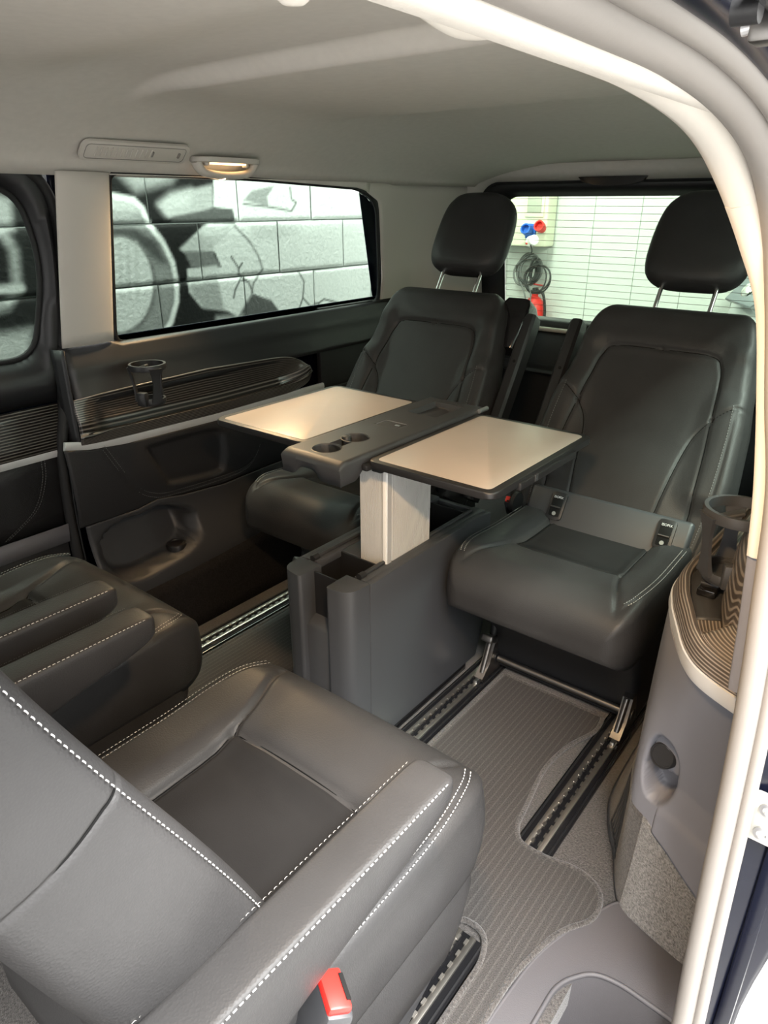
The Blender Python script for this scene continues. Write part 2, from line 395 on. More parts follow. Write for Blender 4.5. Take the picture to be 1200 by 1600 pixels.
# --- white panelled wall behind the van
wr = slab('wall_garage_rear', (.9, GY+.06, (GZ0+GZ1)/2), (6.0, .12, GZ1-GZ0), 'mortar')
pw = .30; x = GX
proto = None
while x < 3.6:
    if proto is None:
        bm = bmesh.new(); add_box(bm, (pw/2, 0, (GZ0+GZ1)/2), (pw-.002, .02, GZ1-GZ0), .002, 1); proto = from_bm('panel', bm, 'wall_white', wr); proto.location = (x, GY, 0)
    else:
        c = proto.copy(); COL.objects.link(c); c.parent = wr; c.location = (x, GY, 0)
    x += pw

# ================================================================ VAN: ROOF LINING
def ceil_z(x, y):
    a = abs(x); fade = 1-S(.28, .55, a)
    bow = .02*(abs(x)/.6)**2                                     # ribs bend forward at the sides
    zc = 1.352-.026*S(.900+bow, .935+bow, y)*fade+.016*S(.62, .80, y)*fade+.020*S(1.50, 1.56, y)*fade-.012*S(1.62, 1.9, y)-.075*S(1.75, 2.5, y)
    t = min(max((a-.34)/(.725-.34), 0), 1)
    return zc-(zc-1.207)*(.55*t**2.2+.45*(1-math.sqrt(max(0, 1-t*t))))
def cs(a, b, n): return list(np.linspace(a, b, n))
def ceil_pt(u, v):
    w = .725-.10*float(S(2.0, 2.5, v)); x = u*w; return (x, v, ceil_z(u*.725, v))
ceiling = grid('ceiling', ceil_pt, cs(-1, 1, 81), cs(-1.25, .5, 30)+cs(.505, 1.7, 200)+cs(1.71, 2.5, 40), 'headliner', solid=-.012); tag(ceiling, kind='structure')

# ================================================================ VAN: SIDE WALLS
def wx(z):    # inner face of the upper side wall (tumblehome)
    return float(np.interp(z, [0, .82, 1.21, 1.3], [.79, .79, .72, .70]))
def wxp(z): return .79-.07*(z-.82)/.39
win_y0, win_y1, win_z0, win_z1 = .995, 2.075, .815, 1.205
def round_outline(pts, r, n=6):
    """round the corners of a polygon; r per corner"""
    P = [np.array(p, float) for p in pts]; out = []; N = len(P)
    for i in range(N):
        a, b, c = P[i-1], P[i], P[(i+1) % N]; rr = r[i] if isinstance(r, (list, tuple)) else r
        rr = min(rr, .47*np.linalg.norm(a-b), .47*np.linalg.norm(c-b))
        d1 = (a-b)/np.linalg.norm(a-b); d2 = (c-b)/np.linalg.norm(c-b); p1 = b+d1*rr; p2 = b+d2*rr
        for k in range(n+1):
            t = k/n; out.append((1-t)**2*p1+2*t*(1-t)*b+t*t*p2)
    return out
def ring_plate(name, inner, outer, fx, m, parent, thick=.01, offs=(0, 0)):
    """flat ring between two same-length outlines in (y, z); fx gives x"""
    n = len(inner); V = [(fx(p[1])+offs[0], p[0], p[1]) for p in inner]+[(fx(p[1])+offs[1], p[0], p[1]) for p in outer]
    F = [(i, (i+1) % n, n+(i+1) % n, n+i) for i in range(n)]
    o = obj(name, V, F, m, parent, angle=30); md = o.modifiers.new('thickness', 'SOLIDIFY'); md.thickness = thick; md.offset = 0; return o
def side_window(side, wname, wall, hidden=False):
    s = side
    glo = round_outline([(1.005, .822), (2.08, .815), (2.072, .90), (2.00, 1.155), (1.90, 1.190), (1.45, 1.207), (1.012, 1.212)], [.03, .05, .06, .05, .05, .05, .02])
    fr = [(p[0]+(.014 if p[0] > 1.5 else -.006)*(1 if abs(p[0]-1.5) > .3 else .2), p[1]+(.010 if p[1] > 1.0 else -.018)) for p in glo]
    fx = lambda z: s*(wxp(z)+.012)
    w = empty(wname); w['kind'] = 'structure'
    n = len(glo); V = [(fx(p[1]), p[0], p[1]) for p in glo]
    g = obj('pane', V, [tuple(range(n))], 'glass' , w, smooth=False); md = g.modifiers.new('thickness', 'SOLIDIFY'); md.thickness = .004
    ring_plate('window_seal', glo, fr, lambda z: s*(wxp(z)+.004), 'seal_black', w, .008)
    return glo
wall_left = empty('wall_left'); wall_left['kind'] = 'structure'
wall_right = empty('wall_right'); wall_right['kind'] = 'structure'
for s, W, wn in ((-1, wall_left, 'window_1'), (1, wall_right, 'window_2')):
    side_window(s, wn, W)
    # light pillar trim in front of the window, header strip above it, quarter trim behind it
    y_a, y_b = (.868, 1.004) if s < 0 else (.80, 1.004)
    def pil(u, v, s=s, y_a=y_a, y_b=y_b):
        z = .828+(1.215-.828)*v; lean = .035*(v-.2)
        ya = y_a-.012+lean*.6; yb = y_b-.012*(1-v)
        bul = .012*math.sin(math.pi*min(max(u, 0), 1))**.5
        return (s*(wx(z)-.004-bul), ya+(yb-ya)*u, z)
    grid('pillar_trim', pil, [-.0, .03, .08, .16, .3, .5, .7, .84, .92, .97, 1], cs(0, 1, 14), 'pillar_trim', W, solid=.004)
    def qua(u, v, s=s):
        z = .80+(1.212-.80)*v; ye = float(np.interp(z, [.80, .90, 1.155, 1.19, 1.26], [2.094, 2.088, 2.012, 1.93, 1.90]))
        y = ye+(2.52-ye)*u; k = float(S(.35, 1.0, u))
        xx = (wx(min(z, 1.21))-.002)*(1-k*u)+.635*k*u
        return (s*xx, y, z)
    grid('quarter_trim', qua, cs(0, 1, 24), cs(0, 1, 16), 'pillar_trim', W, solid=.004)
    def low(u, v, s=s):
        z = .55+.275*v; k = float(S(.35, 1.0, u)); return (s*(.786*(1-k*u)+.632*k*u), 2.05+.48*u, z)
    grid('quarter_lower_trim', low, cs(0, 1, 20), cs(0, 1, 6), 'plastic_black', W, solid=.004)
    def head(u, v, s=s):
        y = 1.0+(1.955-1.0)*u
        zt = float(np.interp(y, [.8, 1.45, 1.9, 2.02, 2.2], [1.21, 1.212, 1.196, 1.17, 1.12])); z = zt+(1.213-zt)*v
        return (s*(wx(z)-.002), y, z)
    grid('header_trim', head, cs(0, 1, 30), cs(0, 1, 5), 'headliner', W, solid=.004)
# small black knob of the belt guide beside the window top
lathe('blind_hook', [(0, 0), (.010, .001), (.011, .012), (.008, .02), (0, .021)], (0, 0, 0), 'steel_dark', wall_left, 14, Matrix.Translation((-.757, 1.002, 1.150)) @ Matrix.Rotation(math.pi/2, 4, 'Y') @ Matrix.Scale(1.6, 4, (1, 0, 0)))

# --- left side trim, built in bands that run along the van
def belt_x(z):
    return float(np.interp(z, [.60, .70, .76, .815, .835], [.745, .752, .770, .783, .795]))
def bandL(name, zl, zh, xf, y0, y1, m, nv=6, ny=30, solid=.004, parent=None):
    return grid(name, lambda u, v: (-xf(zl(u)+(zh(u)-zl(u))*v, u), u, zl(u)+(zh(u)-zl(u))*v), cs(y0, y1, ny), cs(0, 1, nv), m, parent or wall_left, solid=solid)
C_ = lambda v: (lambda u: v)
# upper black trim below the window
bandL('belt_trim', C_(.690), lambda y: .822 if y > 1.0 else .834, lambda z, y: belt_x(z)-.006*math.exp(-((z-.775)/.02)**2), .845, 2.5, 'plastic_black', 12, 60)
wr_seam = tube('trim_seam', [(-.779, 1.62, .69), (-.782, 1.66, .74), (-.792, 1.655, .80)], .0018, 'hollow', wall_left)
# veneer: flat upper face, tray, front lip
VEN_Y0, VEN_Y1 = .832, 1.66
def _tail(y): return math.sqrt(max(0, 1-(max(0, y-1.52)/.1401)**2.4))
def ven_top(y): return .640+(float(np.interp(y, [.83, 1.0, 1.25, 1.5, 1.66], [.708, .712, .716, .706, .694]))-.640)*_tail(y)
def ven_bot(y): return .640+(float(np.interp(y, [.83, 1.0, 1.3, 1.66], [.592, .588, .584, .588]))-.640)*(.25+.75*_tail(y))
def ven(u, v):
    y = VEN_Y0+(VEN_Y1-VEN_Y0)*u; zt, zb = ven_top(y), ven_bot(y)
    k = float(S(.855, .93, y))*(1-float(S(1.54, 1.655, y)))      # depth of the tray
    # v 0: lower lip edge, .22 lip top, .38 tray floor, .5 tray back, 1 top edge
    if v < .25: z = zb+(.030)*(v/.25)*(1-.3*(1-k)); x = .737-.006*(v/.25)
    elif v < .34: t = (v-.25)/.09; z = zb+.030-.010*k*t; x = .731+.020*k*t
    elif v < .5: t = (v-.34)/.16; z = zb+.020*k+.030*(1-k)-.004*k*t; x = .731+k*(.020+.025*t)
    elif v < .6: t = (v-.5)/.1; z = zb+.016*k+.030*(1-k)+(.03)*t; x = .731+k*(.045+.012*t-.004)
    else:
        t = (v-.6)/.4; za = zb+.046*k+.060*(1-k); z = za+(zt-za)*t; x = .731+k*.053*(1-t)+.016*t
    return (-x, y, min(z, zt))
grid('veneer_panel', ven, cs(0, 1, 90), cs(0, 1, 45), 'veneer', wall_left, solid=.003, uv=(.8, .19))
# bright strip under the veneer
def strip_z(y): return float(np.interp(y, [.78, .85, .95, 1.25, 1.66], [.604, .588, .578, .572, .578]))
sp = [(-.742, y, strip_z(y)) for y in cs(.79, 1.72, 40)]
sweep('aluminium_strip', sp, [(-.004, -.010), (.004, -.012), (.007, 0), (.004, .011), (-.004, .011)], 'strip_alu', wall_left)
# padded middle panel with the speaker recess
sp_out = [np.array(at(x, y, 'x', -.735)[1:]) for x, y in [(228, 703), (250, 690), (330, 668), (350, 680), (350, 730), (335, 742), (270, 757), (255, 750)]]
SPO = np.array(smooth_path(sp_out, 6, True))
def midx(z, y):
    b = .735-.010*math.sin(math.pi*min(max((z-.36)/.21, 0), 1))
    return b
def mid_low(y): return float(np.interp(y, [.78, .95, 1.02, 1.10, 1.25, 1.45, 1.7, 2.4], [.385, .382, .392, .378, .365, .372, .375, .375]))
YY = cs(.785, 2.3, 150); ZZ = cs(0, 1, 40)
P_ = np.array([[y, mid_low(y)+(.566-mid_low(y))*v] for v in ZZ for y in YY]); SD_ = poly_sd(SPO, P_)
_k = {}
for p, d in zip(P_, SD_): _k[(round(p[0], 5), round(p[1], 5))] = d
seamL = np.array([at(x, y, 'x', -.728)[1:] for x, y in [(162, 700), (185, 730), (205, 755), (222, 768), (238, 773), (262, 772), (330, 752), (380, 733), (398, 715), (408, 690)]])
seamLs = np.array(smooth_path(seamL, 8))
SL_ = line_d(seamLs, P_); _s = {(round(p[0], 5), round(p[1], 5)): d for p, d in zip(P_, SL_)}
def midpt(y, v):
    z = mid_low(y)+(.566-mid_low(y))*v; x = midx(z, y); zup = z+(strip_z(y)-.008-.566)*v*v
    d = _k[(round(y, 5), round(z, 5))]; x += .016*float(S(.002, -.014, d)) if False else .014*(1-float(S(-.016, .0, d)))
    ds = _s[(round(y, 5), round(z, 5))]; x += .0035*math.exp(-(ds/.004)**2)
    return (-x, y, zup)
grid('padded_panel', midpt, YY, ZZ, 'trim_leather', wall_left, solid=.003)
dashes('stitching', [[((-.7285, p[0]+d, p[1]+e), (1, 0, 0)) for p in seamLs] for d, e in ((0.003, .005), (-.003, -.005))], wall_left, 'thread_dark')
# lower trim with the open pocket: solid ledge swept, pocket bowl set into it
def lt_low(y): return float(np.interp(y, [.8, 1.05, 1.2, 1.5, 2.3], [.16, .165, .175, .20, .20]))
def lowpt(y, v):
    zt = mid_low(y); zb = lt_low(y); z = zt+(zb-zt)*v
    x = .735-.004-.06*float(S(0, 1, v))**1.3
    d = abs((y-.975)/.150)**2.6+abs((v-.44)/(.36+.05*float(S(1.0, .85, y))))**2.6
    x += .085*(1-float(S(.72, 1.05, d)))
    return (-x, y, z)
grid('storage_ledge', lowpt, cs(.80, 2.3, 120), cs(0, 1, 44), 'plastic', wall_left, solid=.003)
lathe('socket_cap', [(0.030, -.05), (.030, .0), (.028, .004), (.021, .005), (.020, .003), (0, .003)], (-.735, 1.062, .232), 'plastic_black', wall_left, 20)
# carpeted wall foot
grid('carpet_foot', lambda y, v: (-(.671-.035*v), y, lt_low(y)+.004-(lt_low(y)+.004)*v), cs(.80, 2.4, 30), cs(0, 1, 6), 'carpet_black', wall_left, solid=.003)
# black plastic end of the side trim towards the sliding door
grid('trim_end', lambda u, v: (-(.742+.055*u), .80+.02*u-.01*math.sin(v*3), .16+.42*v), cs(0, 1, 4), cs(0, 1, 10), 'plastic_black', wall_left, solid=.003)
grid('trim_end', lambda u, v: (-(.742+.04*u), .835-.012*u, .59+.24*v), cs(0, 1, 4), cs(0, 1, 10), 'plastic_black', wall_left, solid=.003)

# ================================================================ LEFT SLIDING DOOR
door = empty('door_1'); door['kind'] = 'structure'
dwx = lambda z: float(np.interp(z, [.5, .82, 1.21], [.80, .815, .75]))
dgl = round_outline([(-.2, .80), (.80, .812), (.842, 1.02), (.80, 1.185), (-.2, 1.19)], [.02, .06, .10, .07, .02])
V = [(-(.815-.065*(p[1]-.82)/.39)-.012, p[0], p[1]) for p in dgl]
g = obj('pane', V, [tuple(range(len(V)))], 'glass', door, smooth=False); g.modifiers.new('t', 'SOLIDIFY').thickness = .004
dfo = round_outline([(-.26, .70), (.86, .70), (.884, 1.02), (.87, 1.262), (-.26, 1.262)], [.02, .02, .12, .13, .02])
n = len(dgl)
V = [(-dwx(p[1])-.006, p[0], p[1]) for p in dgl]
mid = [(np.array(a)*.45+np.array(b)*.55) for a, b in zip(dgl, dfo)]
V += [(-dwx(p[1])+.012, p[0], p[1]) for p in mid]+[(-dwx(min(p[1], 1.2))-.006, p[0], p[1]) for p in dfo]
F = [(a+i, a+(i+1) % n, a+n+(i+1) % n, a+n+i) for a in (0, n) for i in range(n)]
o = obj('window_frame', V, F, 'plastic_black', door, angle=60); o.modifiers.new('t', 'SOLIDIFY').thickness = .004
tube('window_rubber', [(-dwx(p[1])-.004, p[0], p[1]) for p in dgl], .007, 'seal_black', door, True, 8, up=(1, 0, 0))
def dband(name, z0, z1, xa, xb, y1a, y1b, m, nv=6, uv=None):
    return grid(name, lambda u, v: (-(xa+(xb-xa)*v), -1.2+((y1a+(y1b-y1a)*v)+1.2)*u, z0+(z1-z0)*v), cs(0, 1, 16), cs(0, 1, nv), m, door, solid=.004, uv=uv)
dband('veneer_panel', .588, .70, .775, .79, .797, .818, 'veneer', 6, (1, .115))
sweep('aluminium_strip', [(-.782, y, .582) for y in cs(-1.2, .796, 12)], [(-.004, -.010), (.004, -.012), (.007, 0), (.004, .011), (-.004, .011)], 'strip_alu', door)
dband('padded_panel', .385, .574, .79, .778, .775, .795, 'trim_leather')
dband('lower_panel', .0, .385, .78, .785, .76, .775, 'plastic')
dband('pocket_rim', .345, .392, .765, .768, .770, .775, 'plastic_grey', 3)
ds = smooth_path([(-.776, .742, .572), (-.7775, .735, .52), (-.780, .70, .45), (-.784, .62, .395)], 8)
dashes('stitching', [[((p[0]+.003, p[1]+d, p[2]), (1, 0, 0)) for p in ds] for d in (0, .008)], door, 'thread_dark')
# black rubber seal round the sliding door opening
spth = smooth_path([(-.742, -.4, 1.234), (-.742, -.1, 1.234), (-.742, .2, 1.234), (-.742, .45, 1.234), (-.742, .60, 1.234), (-.742, .72, 1.232), (-.745, .82, 1.215), (-.757, .872, 1.16), (-.775, .886, 1.05), (-.80, .868, .90), (-.806, .856, .82), (-.80, .845, .735), (-.785, .822, .66), (-.778, .803, .60), (-.775, .793, .52), (-.775, .787, .40), (-.765, .783, .25), (-.75, .782, .05)], 8)
o = sweep('trim_1', spth, [(.013*math.cos(a), .016*math.sin(a)) for a in np.linspace(0, 2*math.pi, 13)[:-1]], 'seal_black', None, up=(1, 0, 0)); tag(o, kind='structure')

# ================================================================ TAILGATE
tail = empty('wall_rear'); tail['kind'] = 'structure'
ty = lambda z: 2.50+.10*float(np.interp(z, [.6, 1.25], [1, 0]))
def yplate(name, inner, outer, fy, m, parent, o1=0, o2=0, thick=.012):
    n = len(inner); V = [(p[0], fy(p[1])+o1, p[1]) for p in inner]+[(p[0], fy(p[1])+o2, p[1]) for p in outer]
    o = obj(name, V, [(i, (i+1) % n, n+(i+1) % n, n+i) for i in range(n)], m, parent, angle=30); md = o.modifiers.new('t', 'SOLIDIFY'); md.thickness = thick; return o
gl = rrect(-.535, .535, .742, 1.180, [.07, .07, .05, .05], 8)
fo = rrect(-.625, .625, .70, 1.228, [.09, .09, .05, .05], 8)
yplate('tailgate_frame', gl, fo, ty, 'plastic_black', tail, .01, -.02)
yplate('tailgate_frame', fo, rrect(-.66, .66, .70, 1.280, [.09, .09, .05, .05], 8), ty, 'headliner', tail, -.02, -.055)
tube('tailgate_seal', [(p[0], ty(p[1])-.022, p[1]) for p in rrect(-.622, .622, .70, 1.222, [.09, .09, .05, .05], 8)], .010, 'seal_black', tail, True, 8, up=(0, 1, 0))
grid('tailgate_trim', lambda u, v: (u, 2.59-.05*math.sin(v*math.pi)**.7-.04*v*0, .03+.705*v), cs(-.70, .70, 12), cs(0, 1, 14), 'plastic_black', tail, solid=.01)
grid('tailgate_shelf', lambda u, v: (u, 2.50-.02*math.cos(v*3.1), .55+.03*v), cs(-.68, .68, 8), cs(0, 1, 6), 'plastic_black', tail, solid=.01)
w3 = empty('window_3'); w3['kind'] = 'structure'
g = obj('pane', [(p[0], ty(p[1])+.012, p[1]) for p in gl], [tuple(range(len(gl)))], 'glass_rear', w3, smooth=False); g.modifiers.new('t', 'SOLIDIFY').thickness = .004
mat('wire', (.10, .07, .05), .5)
zz = 1.165
while zz > .765:
    tube('heater_wire', [(x, ty(zz)+.009, zz+.004*(x*x)) for x in cs(-.53, .53, 9)], .0007, 'wire', w3, n=4); zz -= .0235
# high brake lamp housing above the glass
slab('wall_light_blocker', (2.45, 2.9, (GZ0+GZ1)/2), (.12, 3.5, GZ1-GZ0), 'garage_ceiling')  # unseen wall, added to keep daylight off the rear wall and right window
bl = prism('brake_lamp_housing', [(-.12, 1.232), (-.105, 1.218), (-.06, 1.207), (0.0, 1.204), (.06, 1.207), (.10, 1.216), (.115, 1.232)], 'y', 2.455, 2.49, 'gloss_black', tail, 0)
bl.location.x = -.10

# ================================================================ FLOOR
fl = slab('floor', (0, .7, -.025), (1.36, 3.9, .05), 'carpet')
# ================================================================ RIGHT SIDE: TRIM BEHIND THE DOOR OPENING
_PF = np.array([(.575, 2.4), (.570, 1.5), (.575, 1.2), (.600, 1.10), (.640, 1.03), (.668, .965), (.695, .925), (.745, .905), (.835, .885)])
_PM = np.array([(.660, 2.4), (.640, 1.5), (.632, 1.2), (.636, 1.10), (.650, 1.03), (.664, .980), (.700, .962), (.750, .945), (.840, .90)])
_PS = np.array([(.670, 2.4), (.665, 1.5), (.655, 1.2), (.650, 1.07), (.666, 1.00), (.692, .940), (.722, .880), (.758, .843), (.835, .805)])
_PI = np.array([(.735, 2.4), (.735, 1.5), (.735, 1.2), (.735, 1.10), (.742, 1.03), (.752, .975), (.770, .915), (.792, .875), (.845, .835)])
def _dense(P): return np.array(smooth_path([np.array([*p, 0]) for p in P], 16))[:, :2]
_PF, _PM, _PS, _PI = map(_dense, (_PF, _PM, _PS, _PI)); _UD = np.linspace(0, 8, len(_PF))
def pth(P, u): return np.array([np.interp(u, _UD, P[:, 0]), np.interp(u, _UD, P[:, 1])])
def rsurf(u, z):
    a, b, c = pth(_PF, u), pth(_PM, u), pth(_PS, u)
    if z < .3: t = z/.3; p = a+(b-a)*(t*(2-t))
    else: t = (z-.3)/.28; p = b+(c-b)*(t*t*.5+t*.5)
    return p
def zc(u): return float(np.interp(u, [0, 3, 4, 4.6, 5.2, 6, 7, 8], [.40, .39, .34, .25, .20, .195, .17, .13]))
US = sorted(set(list(np.linspace(0, 3, 14))+list(np.linspace(3, 8, 121))))
grid('carpet_foot', lambda u, v: (*rsurf(u, zc(u)*v*1.02), zc(u)*v*1.02), [u for u in US if u <= 5.86], cs(0, 1, 14), 'carpet', wall_right, solid=-.003)
grid('carpet_panel', lambda u, v: (*rsurf(u, zc(u)*v*1.02), zc(u)*v*1.02), [u for u in US if u >= 5.83], cs(0, 1, 14), 'carpet_grey', wall_right, solid=-.003)
def rplast(u, v):
    z = zc(u)+(.566-zc(u))*v; p = rsurf(u, z)
    d = abs((u-6.05)/.72)**2.4+abs((z-.312)/.074)**2.4
    k = 1-float(S(.75, 1.05, d)); lower = 1-float(S(.300, .307, z))
    dep = k*(.014+.035*lower); p = p+np.array([.25, .97])*dep
    d2 = abs(u-6.45); p = p+np.array([.8, .6])*0.004*(1-float(S(.0, .12, 6.42-u)))*(1-float(S(.225, .245, z)))*-1
    return (p[0], p[1], z)
grid('lower_trim', rplast, US, cs(0, 1, 90), 'plastic_grey', wall_right, solid=-.003)
_p = rsurf(5.95, .335); M_ = Matrix.Translation((_p[0]+.003, _p[1]+.004, .335)) @ Matrix.Rotation(math.radians(-16), 4, 'Z') @ Matrix.Rotation(math.radians(68), 4, 'X')
lathe('socket_cap', [(.021, -.012), (.021, .002), (.019, .0045), (.0175, .0045), (.017, .003), (0, .003)], (0, 0, 0), 'plastic_black', wall_right, 24, M_)
sweep('aluminium_strip', [(*(pth(_PS, u)), .579) for u in US], [(-.005, -.013), (.003, -.014), (.006, -.004), (.005, .010), (-.004, .013)], 'strip_alu', wall_right)
# shelf with tray above the strip
def shelf(u, v):
    a = pth(_PS, u); b = pth(_PI, u)
    if v < .15: t = v/.15; p = a+(b-a)*.06*t; z = .590+.020*t
    elif v < .28: t = (v-.15)/.13; p = a+(b-a)*(.06+.12*t); z = .610+.010*math.sin(t*math.pi/2)
    elif v < .34: t = (v-.28)/.06; p = a+(b-a)*(.18+.02*t); z = .620-.014*t*(1-float(S(5.6, 6.2, u)))
    elif v < .66: t = (v-.34)/.32; p = a+(b-a)*(.20+.62*t); z = .606+.014*float(S(5.6, 6.2, u))+.022*t*float(S(5.6, 6.4, u))
    else:
        t = (v-.66)/.34; p = a+(b-a)*(.82+.18*t*t); z0_ = .606+.036*float(S(5.6, 6.4, u)); z = z0_+(.735-z0_)*t
    return (p[0], p[1], z)
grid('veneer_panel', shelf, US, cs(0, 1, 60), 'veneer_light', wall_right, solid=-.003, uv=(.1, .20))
grid('tray_liner', lambda u, v: (*(pth(_PS, u)+(pth(_PI, u)-pth(_PS, u))*(.24+.54*v)), .6085), cs(2.6, 5.2, 20), cs(0, 1, 3), 'plastic', wall_right, solid=-.002)
grid('upper_trim', lambda u, v: (*(pth(_PI, u)+(np.array([.785, max(.800, pth(_PI, u)[1])])-pth(_PI, u))*(v*.3)), .735+.10*v), [u for u in US if u > 1], cs(0, 1, 6), 'plastic_grey', wall_right, solid=-.004)
# body side behind the trims, both sides, and roof skin
for s, W in ((-1, wall_left), (1, wall_right)):
    y0 = -1.25 if s < 0 else .80
    rbox('body_skin', (s*.885, (y0+2.66)/2, .23), (.02, 2.66-y0, 1.14), 'jamb_paint', W, bev=.004)
    if s < 0: rbox('floor_edge', (s*.775, .75, -.02), (.21, 3.9, .06), 'carpet_black', W, bev=.003)
    rbox('inner_skin', (s*.81, 2.2, .3), (.02, .85, 1.05), 'plastic_black', W, bev=.002)
    rbox('cant_rail', (s*.762, 1.7 if s > 0 else .7, 1.285), (.09, 1.7 if s > 0 else 3.9, .09), 'plastic_black', W, bev=.01)
rbox('body_skin', (0, 2.66, .17), (1.8, .02, 1.1), 'jamb_paint', tail, bev=.004)
rbox('tailgate_header', (0, 2.56, 1.285), (1.5, .16, .07), 'plastic_black', tail, bev=.01)
rf = rbox('ceiling_roof_skin', (0, .65, 1.40), (1.62, 3.95, .03), 'jamb_paint', None, bev=.01); tag(rf, kind='structure')

# ================================================================ DOOR OPENING FRAME (right)
hdr = smooth_path([(.740, -1.2, 1.227), (.740, -.9, 1.227), (.740, -.6, 1.227), (.740, -.3, 1.227), (.740, -.05, 1.227), (.740, .15, 1.227), (.740, .32, 1.227), (.740, .47, 1.224), (.741, .60, 1.208), (.744, .69, 1.178), (.752, .742, 1.125), (.764, .760, 1.06), (.781, .764, .97), (.800, .765, .876), (.811, .766, .75), (.820, .766, .63), (.826, .765, .50), (.831, .762, .36), (.836, .760, .22), (.843, .755, .06), (.848, .73, -.07), (.85, .62, -.13), (.85, .45, -.14), (.85, .25, -.14), (.85, 0, -.14)], 8)
fr = empty('trim_2'); fr['kind'] = 'structure'
ax_ = lambda da, db: [(p[0]+da, p[1]+db*float(S(1.22, 1.12, p[2])), p[2]+db*float(S(1.12, 1.22, p[2]))) for p in hdr]
sweep('door_seal', ax_(-.002, 0), [(.0135*math.cos(t), .0135*math.sin(t)) for t in np.linspace(0, 2*math.pi, 17)[:-1]], 'seal', fr, angle=70)
sweep('seal_lip', ax_(.017, .004), [(.0085*math.cos(t), .0095*math.sin(t)) for t in np.linspace(0, 2*math.pi, 13)[:-1]], 'seal', fr, angle=70)
sweep('seal_web', ax_(.007, .008), [(-.012, -.004), (.012, -.004), (.012, .004), (-.012, .004)], 'seal', fr, angle=70)
# painted flange outside the seal
hdh = [p for p in hdr if p[2] > 1.12]
hd2 = [(p[0]+.033, p[1]+.014*float(S(1.22, 1.12, p[2])), p[2]+.010*float(S(1.12, 1.22, p[2]))) for p in hdh]
sweep('body_flange', hd2, [(-.018, -.005), (-.006, -.010), (.008, -.007), (.012, .004), (.010, .014), (-.018, .014)], 'jamb_paint', fr, angle=70)
# light trim along the roof edge, curving into the pillar
ltp = smooth_path([(.711, -1.2, 1.222), (.711, -.9, 1.222), (.711, -.6, 1.222), (.711, -.3, 1.222), (.711, -.05, 1.222), (.711, .15, 1.222), (.711, .32, 1.222), (.711, .47, 1.219), (.711, .60, 1.204), (.714, .69, 1.172), (.730, .747, 1.118), (.750, .772, 1.06), (.768, .776, .97), (.783, .779, .876), (.791, .781, .80)], 8)
tp = [(-.013, .0), (-.011, -.006), (-.004, -.009), (.008, -.008), (.014, -.002), (.014, .016), (-.013, .016)]
kk = min(range(len(ltp)), key=lambda i: abs(ltp[i][1]-.715))
sweep('roof_edge_trim', ltp[:kk+1], tp, 'pillar_trim', fr, angle=60)
sweep('pillar_edge_trim', [p+np.array([0, .0006, -.0006]) for p in ltp[kk:]], tp, 'pillar_trim', fr, up=(0, .75, .66), angle=60)
sweep('pillar_edge_trim', smooth_path([(.791, .786, .798), (.797, .790, .72), (.803, .792, .62)], 6), tp, 'plastic_grey', fr, up=(0, 1, 0), angle=60)
# painted jamb with the striker plate
def jamb(u, v):
    z = -.30+1.45*v; xi = float(np.interp(z, [-.3, .1, .5, .9, 1.15], [.865, .855, .825, .795, .775])); xo = float(np.interp(z, [-.3, .1, .3, .6, 1.15], [.89, .90, .925, .94, .86]))
    return (xi+(xo-xi)*u, .795+.01*math.sin(u*3)+.03*u*u, z)
grid('door_jamb', jamb, cs(0, 1, 10), cs(0, 1, 24), 'jamb_paint', fr, solid=-.004)
st_ = empty('door_striker', (.868, .789, .455)); tag(st_, 'pale metal striker plate bolted to dark door jamb at right edge', 'striker plate')
prism('plate', rrect(-.024, .024, -.036, .036, .008), 'y', -.004, .004, 'galv', st_, .001)
for dz in (-.02, .018): lathe('bolt', [(.010, 0), (.010, .003), (.006, .0035), (.005, .001), (0, .001)], (0, 0, 0), 'alu', st_, 16, Matrix.Translation((-.002, -.004, dz)) @ Matrix.Rotation(math.pi/2, 4, 'X'))
# sliding-door guide hardware at the upper corner
gd = empty('door_guide', tuple(at(1172, 38, 'x', .80))); tag(gd, 'black metal guide arm of sliding door at upper right corner', 'door guide')
rbox('arm', (.008, .0, .010), (.012, .10, .010), 'gloss_black', gd, .002)
rbox('bracket', (.004, .02, .002), (.016, .014, .012), 'steel_dark', gd, .002)
tube('pin', [(-.008, .020, .002), (.03, .018, .008)], .0025, 'alu_satin', gd)
tube('roller', [(-.006, -.004, .004), (.004, -.004, .004)], .005, 'plastic_black', gd, n=14)

# entry step below the door opening
sh = empty('floor_step'); sh['kind'] = 'structure'
outer = round_outline([(.625, -.8), (.605, .62), (.615, .76), (.650, .86), (.685, .938), (.862, .905), (.862, -.8)], [.01, .05, .05, .03, .02, .01, .01], 5)
inner = round_outline([(.672, -.75), (.660, .60), (.662, .735), (.700, .785), (.742, .795), (.835, .790), (.835, -.75)], [.01, .05, .03, .03, .03, .02, .01], 5)
n = len(outer)
lv = [(outer, -.03, 0), (outer, .004, 0), (outer, .008, .003), (inner, .010, -.006), (inner, .008, 0), (inner, .0, .004), (inner, -.10, .012), (inner, -.115, .016), (inner, -.12, .03)]
lv = lv[4:]
V = []
for ol, z, sh_ in lv:
    A = np.array(ol); c = A.mean(0)
    for p in A:
        q = p+(c-p)*np.array([sh_/.10, sh_/.8]); V.append((q[0], q[1], z))
F = [(k*n+i, k*n+(i+1) % n, (k+1)*n+(i+1) % n, (k+1)*n+i) for k in range(len(lv)-1) for i in range(n)]; F.append(tuple(range((len(lv)-1)*n, len(lv)*n)))
obj('step_well', V, F, 'floor_trim', sh, angle=50)
bm = bmesh.new(); ed = []
